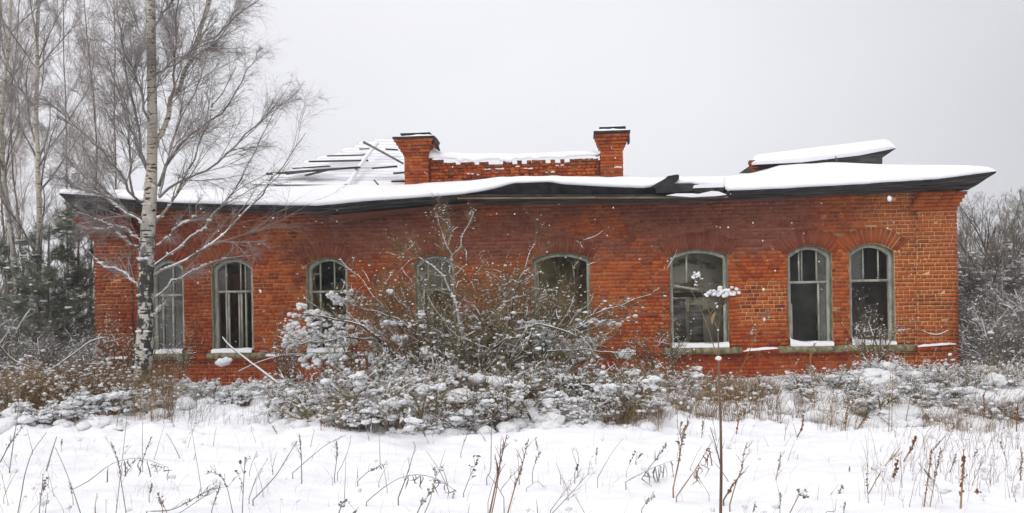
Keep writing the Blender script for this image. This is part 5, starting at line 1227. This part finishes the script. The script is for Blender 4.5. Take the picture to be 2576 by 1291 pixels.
W = [
 (zl, [(-30, 900), (20, 830), (60, 740), (110, 680), (160, 600)], .011, 'seeds', 'dark shaggy stalk leaning in at the left edge'),
 (zl, [(70, 925), (85, 820), (110, 640), (130, 540), (150, 300)], .008, 'bare', 'straight dark stick nearest the left edge'),
 (zl, [(130, 1250), (160, 1100), (180, 960), (240, 770), (300, 700), (345, 640)], .007, 'bare', 'forked bending stem near the lower left corner'),
 (zl, [(240, 770), (220, 690), (200, 610)], .005, 'bare', 'short left prong beside the forked stem at lower left'),
 (zl, [(345, 920), (380, 800), (422, 668)], .013, 'bare', 'short thick grey stick standing at the left'),
 (zl, [(600, 1245), (540, 1060), (480, 900), (410, 750)], .006, 'bare', 'stem leaning left next to the thick grey stick'),
 (zl, [(292, 1240), (298, 1160), (312, 1060), (320, 950)], .007, 'umbel', 'stalk with small seed umbels in the lower left corner'),
 (zl, [(862, 1240), (890, 1000), (915, 780), (940, 560), (942, 380)], .005, 'bare', 'tall thin upright stem left of the drooping leaves'),
 (zl, [(935, 1225), (900, 1000), (872, 830), (828, 712)], .006, 'seeds', 'stem with a curled tip crossing the tall thin one'),
 (zl, [(520, 1070), (670, 1000), (800, 880), (930, 830), (1080, 830), (1250, 900)], .006, 'fern', 'arched stem hung with curled dead leaves at left'),
 (zl, [(1090, 1225), (1280, 1220), (1440, 1130), (1620, 1030)], .008, 'seeds', 'thick stem lying to the right with a ragged seed head'),
 (zl, [(1500, 1100), (1480, 960), (1440, 720), (1420, 560)], .004, 'bare', None),
 (zl, [(1800, 1245), (1808, 1050), (1820, 850)], .006, 'umbel', 'upright stalk with four round dark seed heads'),
 (zl, [(1880, 1140), (1960, 1060), (2060, 950), (2130, 830), (2210, 700)], .008, 'bare', 'slanting stalk beside the round seed heads'),
 (zl, [(2242, 970), (2240, 820), (2228, 670)], .007, 'seeds', 'short dark upright stalk under the left end of the bush'),
 (zl, [(2175, 940), (2300, 830), (2420, 730), (2576, 655)], .006, 'bare', 'long bowed stem reaching towards the bush'),
 (zl, [(1330, 1240), (1420, 1180), (1560, 1090), (1600, 1050)], .006, 'twigged', None),
 (zl, [(1850, 1130), (1900, 980), (1980, 850)], .005, 'twigged', None),
 (zl, [(1730, 1240), (1690, 1050), (1640, 950), (1540, 930)], .005, 'seeds', None),
 (zl, [(860, 640), (880, 500), (920, 400)], .008, 'seeds', 'brown drooping seed stalk before the tufts left of centre'),
 (zl, [(1060, 900), (1058, 680), (1065, 400)], .005, 'bare', None),
 (zl, [(1140, 860), (1180, 720), (1220, 590)], .004, 'bare', None),
 (zc, [(320, 890), (420, 800), (560, 710), (700, 692), (840, 740), (945, 822)], .006, 'fern', 'wide arching stem hung with dead leaflets, left of centre'),
 (zc, [(540, 860), (580, 760), (620, 640), (660, 500)], .007, 'twigged', 'twiggy stem rising through the wide leafy arch'),
 (zc, [(415, 610), (408, 430)], .006, 'bare', 'short upright stick under the snow mound of the bush'),
 (zc, [(1170, 970), (1195, 850), (1230, 680), (1262, 540), (1290, 425)], .010, 'seeds', 'thick bundle of brown stalks at the centre foreground'),
 (zc, [(1150, 720), (1180, 690), (1180, 560), (1186, 250)], .007, 'bare', 'straight dark stem just left of the centre stalks'),
 (zc, [(1185, 970), (1220, 800), (1240, 640), (1250, 450)], .007, 'twigged', 'leaning brown companion of the centre stalks'),
 (zc, [(1295, 970), (1340, 800), (1400, 620), (1440, 450)], .008, 'seeds', 'brown stalk right of the centre bundle'),
 (zc, [(1250, 800), (1330, 700), (1400, 640)], .005, 'twigged', None),
 (zc, [(990, 830), (1040, 700), (1085, 600)], .005, 'umbel', None),
 (zc, [(670, 970), (700, 900), (760, 830)], .008, 'umbel', 'dark seed cluster at the bottom edge left of centre'),
 (zc, [(720, 970), (760, 880), (800, 700)], .006, 'umbel', None),
 (zc, [(1600, 970), (1740, 820), (1820, 730), (1860, 680)], .006, 'twigged', 'stem slanting right with a dark forked tip, right of centre'),
 (zc, [(1590, 950), (1700, 800), (1790, 700)], .005, 'twigged', None),
 (zc, [(2110, 750), (2200, 700), (2300, 650), (2440, 600)], .006, 'fern', 'low slanting stem with hanging leaves left of the tall umbel plant'),
 (zc, [(2438, 795), (2465, 650), (2480, 590), (2500, 440), (2540, 340)], .008, 'umbel', 'brown knobbly stalk left of the tall umbel plant'),
 (zc, [(2262, 665), (2330, 580), (2392, 490)], .007, 'seeds', 'dark leaning stalk between bush and tall umbel plant'),
 (zc, [(2460, 852), (2500, 790), (2570, 690)], .006, 'bare', None),
 (zc, [(1915, 725), (1960, 640), (2020, 540), (2090, 450)], .004, 'bare', None),
 (zc, [(100, 710), (120, 560), (110, 470)], .006, 'seeds', None), (zc, [(120, 690), (160, 620), (200, 520), (215, 430)], .005, 'bare', None),
 (zc, [(170, 840), (175, 690), (180, 560)], .004, 'bare', None), (zc, [(260, 745), (330, 680), (450, 630)], .006, 'seeds', None),
 (zc, [(1465, 690), (1490, 600), (1520, 540)], .005, 'seeds', None), (zc, [(130, 970), (150, 900), (180, 880)], .007, 'umbel', None),
 (zc, [(1425, 795), (1500, 740), (1550, 790)], .004, 'twigged', None), (zc, [(1660, 700), (1630, 620)], .004, 'bare', None),
 (zc, [(2220, 940), (2260, 880), (2310, 840)], .005, 'seeds', None),
 (zr, [(45, 1022), (75, 900), (100, 780), (110, 640), (160, 540)], .007, 'seeds', None),
 (zr, [(70, 1085), (180, 930), (260, 800), (330, 680)], .006, 'fern', 'slanting stem with three hanging pods left of the tall umbel plant'),
 (zr, [(410, 1105), (470, 1010), (525, 930)], .010, 'plume', 'rust brown dock spike right beside the tall umbel stem'),
 (zr, [(455, 1140), (500, 980), (545, 880), (555, 760), (580, 690)], .007, 'seeds', 'stalk with curled tip right of the tall umbel plant'),
 (zr, [(700, 970), (760, 940), (860, 930), (940, 950), (1010, 1005)], .006, 'fern', 'little umbrella of drooping leaflets in the right foreground'),
 (zr, [(778, 1010), (795, 920), (822, 778)], .006, 'seeds', 'short upright stem in the little umbrella of leaflets'),
 (zr, [(1090, 1050), (1160, 1060), (1235, 1095)], .005, 'seeds', None),
 (zr, [(1435, 1092), (1480, 1020), (1530, 920), (1600, 830), (1690, 725)], .007, 'twigged', 'long slanting grass stem in the right foreground'),
 (zr, [(1622, 1000), (1640, 920), (1665, 830)], .013, 'plume', 'upright rust brown dock spike in the right foreground'),
 (zr, [(1712, 822), (1760, 740), (1800, 650)], .013, 'plume', 'rust brown dock spike leaning right, farther up the snow'),
 (zr, [(1285, 645), (1295, 500), (1312, 380)], .012, 'plume', 'rust brown spike before the right snow mound'),
 (zr, [(945, 645), (975, 590), (985, 500)], .012, 'plume', 'short curved brown spike left of the right snow mound'),
 (zr, [(1368, 605), (1400, 560), (1442, 508)], .012, 'plume', 'fallen brown seed spike at the foot of the right mound'),
 (zr, [(1850, 1195), (1870, 1040), (1895, 880), (1910, 740)], .009, 'plume', 'tall brown reed at bottom right, left of a pair'),
 (zr, [(1890, 1195), (1925, 1000), (1975, 740)], .006, 'seeds', 'slender reed leaning right at the bottom right'),
 (zr, [(2118, 1201), (2125, 1050), (2140, 880), (2140, 740)], .013, 'plume', 'thickest rust brown reed cluster at the bottom right'),
 (zr, [(2180, 1050), (2230, 930), (2300, 770)], .005, 'twigged', None),
 (zr, [(2205, 1110), (2225, 1080), (2250, 1055)], .014, 'plume', 'tiny rust brown stump spike at the bottom right'),
 (zr, [(2280, 1070), (2380, 1060), (2470, 1020), (2520, 1000)], .008, 'fern', 'bent stem lying with tattered leaves at the right edge'),
 (zr, [(2548, 1025), (2552, 900), (2562, 770)], .008, 'seeds', 'knobbly dark stalk at the right edge'),
 (zr, [(2522, 605), (2524, 520), (2528, 420)], .012, 'plume', 'brown spike against the rightmost snow mound'),
 (zr, [(1600, 640), (1605, 420), (1612, 180)], .007, 'bare', 'straight tall brown reed in front of the right mound'),
 (zr, [(1622, 620), (1625, 420), (1630, 200)], .006, 'seeds', None), (zr, [(1720, 560), (1750, 400), (1775, 230)], .010, 'bare', 'pale broken cane leaning on the right mound'),
 (zr, [(2280, 560), (2290, 440), (2285, 340)], .012, 'plume', 'brown spike between the two right mounds'), (zr, [(2365, 660), (2368, 500), (2360, 330)], .005, 'bare', None),
 (zr, [(1010, 390), (1025, 320), (1040, 270)], .010, 'plume', 'brown spike close to the wall under the paired windows'),
 (zr, [(500, 640), (515, 560), (525, 480)], .010, 'plume', 'brown spike among the grasses right of the tall umbel plant'), (zr, [(620, 560), (660, 420), (710, 290)], .007, 'twigged', None),
 (zr, [(2040, 910), (2070, 830), (2090, 780)], .006, 'seeds', None), (zr, [(1740, 1190), (1770, 1060), (1795, 940)], .004, 'bare', None),
 (zr, [(890, 1195), (960, 1060), (990, 1090)], .006, 'umbel', None), (zr, [(1150, 1190), (1215, 1190), (1222, 1100)], .004, 'bare', None),
 (zr, [(250, 690), (255, 600), (265, 540)], .006, 'seeds', None), (zr, [(100, 640), (130, 590), (160, 545)], .009, 'plume', 'dark brown tuft at the grass edge left of the tall stem'),
 (zr, [(1960, 700), (2030, 620), (2110, 540)], .007, 'seeds', None), (zr, [(850, 660), (860, 600), (880, 540)], .004, 'twigged', None),
]
for fn, pts, r_, kd, lab in W:
    zp = [fn(*p) for p in pts]
    mat = MGB if (kd == 'plume' or (fn is zr and kd != 'bare') or (lab and 'brown' in lab)) else MGG
    weed(lab or 'thin dead stem poking out of the foreground snow', zp, r_ * .72, kd, mat=mat, group=GG, twigs=6)
# taller thin plants seen against the wall at the right
weed('slanting pale stalk crossing below the wide window', [(1846, 965), (1870, 915), (1895, 860), (1925, 790)], .006, 'umbel', Y=9.0, mat=MGB, group=GG)
weed('thin vertical stalk before the mossy sill', [(2048, 1000), (2040, 930), (2036, 880)], .006, 'umbel', Y=10.5, mat=MGB, group=GG)
# many short anonymous stems
for k in range(120):
    x = R.uniform(-40, 2620); y = R.uniform(1085, 1300); d = ray(x, y); Y = EYE / -d[2]; s = R.uniform(.06, .38) * F / Y * (.5 + .5 * R.random()); le = R.normal(0, .45)
    weed('thin dead stem poking out of the foreground snow', [(x, y), (x + le * s * .4, y - s * .5), (x + le * s, y - s)], R.uniform(.0018, .0042), ('bare', 'bare', 'seeds', 'twigged')[R.integers(4)], mat=(MGG, MGG, MGB)[R.integers(3)], group=GG, n=6, twigs=2)
# snow hummocks that cap tufts in the foreground are part of the ground; dry grass mass near the wall
def grass(name, label, xr, Yr, n, h, mat, rr=.0022):
    b = Buf(); X = R.uniform(*xr, n); Y = R.uniform(*Yr, n); x = (X - CX) / F * Y; keep = vn(x * 1.3, Y * 1.3) > -.15; x, Y = x[keep], Y[keep]; n = len(x); z = gz(x, Y); ln = R.normal(.15, .3, n); l2 = R.normal(0, .25, n); H = R.uniform(*h, n)
    P = np.stack([np.stack([x + ln * H * t * t, Y + l2 * H * t * t, z - .03 + H * t * (1 - .15 * t)], 1) for t in (0, .35, .7, 1.0)], 1)
    tube_group(b, P, np.array([1, .9, .7, .3])[None] * R.uniform(.6, 1.4, (n, 1)) * rr, 3)
    k = R.integers(0, n, n // 7); blobs(b, P[k, 2], R.uniform(.008, .026, len(k)), 1, .2, .8, m=1, el=.8)
    tag(b.build(name, [mat, MSC]), label, 'grass', kind='stuff')
grass('dry_grass', 'dry brown grass in the snow below the wide right window', (1600, 1960), (10.8, 14.5), 2600, (.15, .55), MGB)
grass('dry_grass', 'tan grass poking through the snowy brush under the big bush', (800, 1660), (10.3, 12.4), 3000, (.2, .62), MGB)
grass('dry_grass', 'brown grass fringe in front of the right snow mounds', (1980, 2640), (10.4, 13.3), 2600, (.15, .55), MGB)
grass('dry_grass', 'rusty dead grass at the left behind the snow field', (-100, 430), (11.6, 14.5), 4600, (.25, .75), MGB)
grass('dry_grass', 'grey grass under the big bush and along the wall', (420, 1700), (11.3, 15.5), 3200, (.15, .45), MGG)
grass('foreground_grass', 'fine pale grass blades sticking out of the foreground snow', (-60, 2640), (5.2, 10.8), 800, (.05, .28), MPG, .0013)
grass('foreground_grass', 'bent tan grass tangles at the lower right of the snow field', (2150, 2640), (6.5, 10.6), 330, (.10, .45), MGB, .0016)
# snow lumps on buried tussocks along the foot of the shrubs
LB = []
for x0, x1, y0, y1, n_, r0, r1 in ((-60, 420, 11.2, 12.8, 300, .03, .09), (420, 760, 12.2, 14.5, 420, .03, .10), (700, 1000, 10.7, 12.2, 380, .03, .08), (950, 1650, 10.2, 11.6, 650, .025, .085), (1640, 1980, 11.0, 13.2, 300, .025, .07), (1980, 2640, 10.6, 13.4, 900, .03, .12)):
    Y_ = R.uniform(y0, y1, n_); x_ = (R.uniform(x0, x1, n_) - CX) / F * Y_; k_ = vn(x_ * 1.8 + 9, Y_ * 1.8) > -.12; x_, Y_ = x_[k_], Y_[k_]
    r_ = R.uniform(r0, r1, len(x_)) * R.choice([.5, .8, 1.1], len(x_)); LB.append((np.stack([x_, Y_, gz(x_, Y_) + r_ * R.uniform(-.2, .7, len(x_))], 1), r_))
b = Buf(); qa, ra = np.concatenate([q[0] for q in LB]), np.concatenate([q[1] for q in LB]); k_ = ra < .045
blobs(b, qa[k_], ra[k_], 2, .10, .85, el=1.1); kk_ = np.where(~k_)[0][::2]; lumps(b, qa[kk_], ra[kk_] * R.choice([.8, 1.1, 1.6], len(kk_)), .62, 2)
for xz, Y_, r_, dz in ((1010, 10.7, .17, .05), (1060, 10.55, .15, .12), (1105, 10.5, .12, .02), (960, 10.75, .13, .04), (1180, 10.6, .16, .03), (1225, 10.8, .12, .05), (870, 11.2, .12, .04), (1010, 11.2, .2, .25), (1090, 11.5, .2, .32), (1390, 10.7, .12, .02), (1480, 10.6, .15, .03), (1610, 11.0, .17, .05), (1560, 11.6, .2, .22), (1330, 11.2, .13, .15), (1150, 11.0, .17, .5), (1250, 11.3, .15, .5), (900, 11.3, .16, .45), (1440, 11.1, .15, .45), (1560, 11.2, .16, .5), (1650, 11.3, .14, .3), (800, 11.9, .15, .3), (1050, 11.0, .18, .6),
                    (2150, 12.2, .13, .05), (2190, 12.0, .17, .08), (2240, 12.1, .19, .12), (2290, 12.3, .16, .1), (2350, 11.9, .14, .05), (2230, 11.5, .12, .02), (2410, 11.6, .14, .03), (2460, 11.5, .17, .05), (2500, 11.3, .2, .06), (2545, 11.1, .2, .08), (2580, 11.4, .2, .08), (2440, 11.0, .11, .02), (2120, 11.8, .18, .04), (2060, 12.3, .15, .02), (560, 13.2, .15, .05), (470, 12.9, .12, .05), (650, 13.0, .14, .04), (730, 12.6, .14, .06)):
    x_ = (xz - CX) / F * Y_
    for q_ in range(5 if xz > 1900 else 3):
        f_ = 1 if q_ == 0 else R.uniform(.35, .75); o_ = R.normal(0, r_ * .8, 2) * (q_ > 0)
        lumps(b, [np.array([x_ + o_[0] * 1.4, Y_ + o_[1], float(gz(x_ + o_[0], Y_ + o_[1])) + dz * .35 + R.uniform(-.03, .05)])], [r_ * f_ * (.62 if xz > 2400 else .85)], .75, 3)
tag(b.build('snow_lumps', MSC, None, True), 'lumpy snow lying on buried tussocks before the shrubs', 'snow', kind='stuff')
# thin air full of fine snow
if HAZE:
    hm_, ht, hb = newmat('snow_haze'); ht.nodes.remove(hb); pv = nd(ht, 'ShaderNodeVolumePrincipled'); pv.inputs['Color'].default_value = (.95, .95, .97, 1); pv.inputs['Density'].default_value = HAZE; pv.inputs['Anisotropy'].default_value = 0.2
    ht.links.new(pv.outputs[0], ht.nodes['Material Output'].inputs['Volume'])
    hb = Buf(); boxes(hb, [(0, 0, 6.0)], (1900, 1900, 17)); tag(hb.build('haze', hm_), 'thin haze of falling snow', 'haze', kind='stuff')
# falling snow
b = Buf(); n = 300; Y = R.uniform(3.5, 15, n); X = R.uniform(0, 2575, n); Z = R.uniform(200, 1000, n)
q = np.array([at(x, y, yy) for x, y, yy in zip(X, Z, Y)]); blobs(b, q, R.uniform(.0018, .0045, n) * (.4 + Y / 12), 1, .15, 1.2, el=.2)
blobs(b, [at(2237, 500, 3.0), at(655, 733, 6.0), at(2232, 574, 8), at(1918, 606, 8), at(1920, 728, 7.5), at(1922, 803, 7.5)], [.0065, .006, .005, .005, .008, .008], 2, .1, 1.6, el=.1)
tag(b.build('falling_snow', MSC, None, True), 'snowflakes drifting down in front of the building', 'snowflakes', kind='stuff')
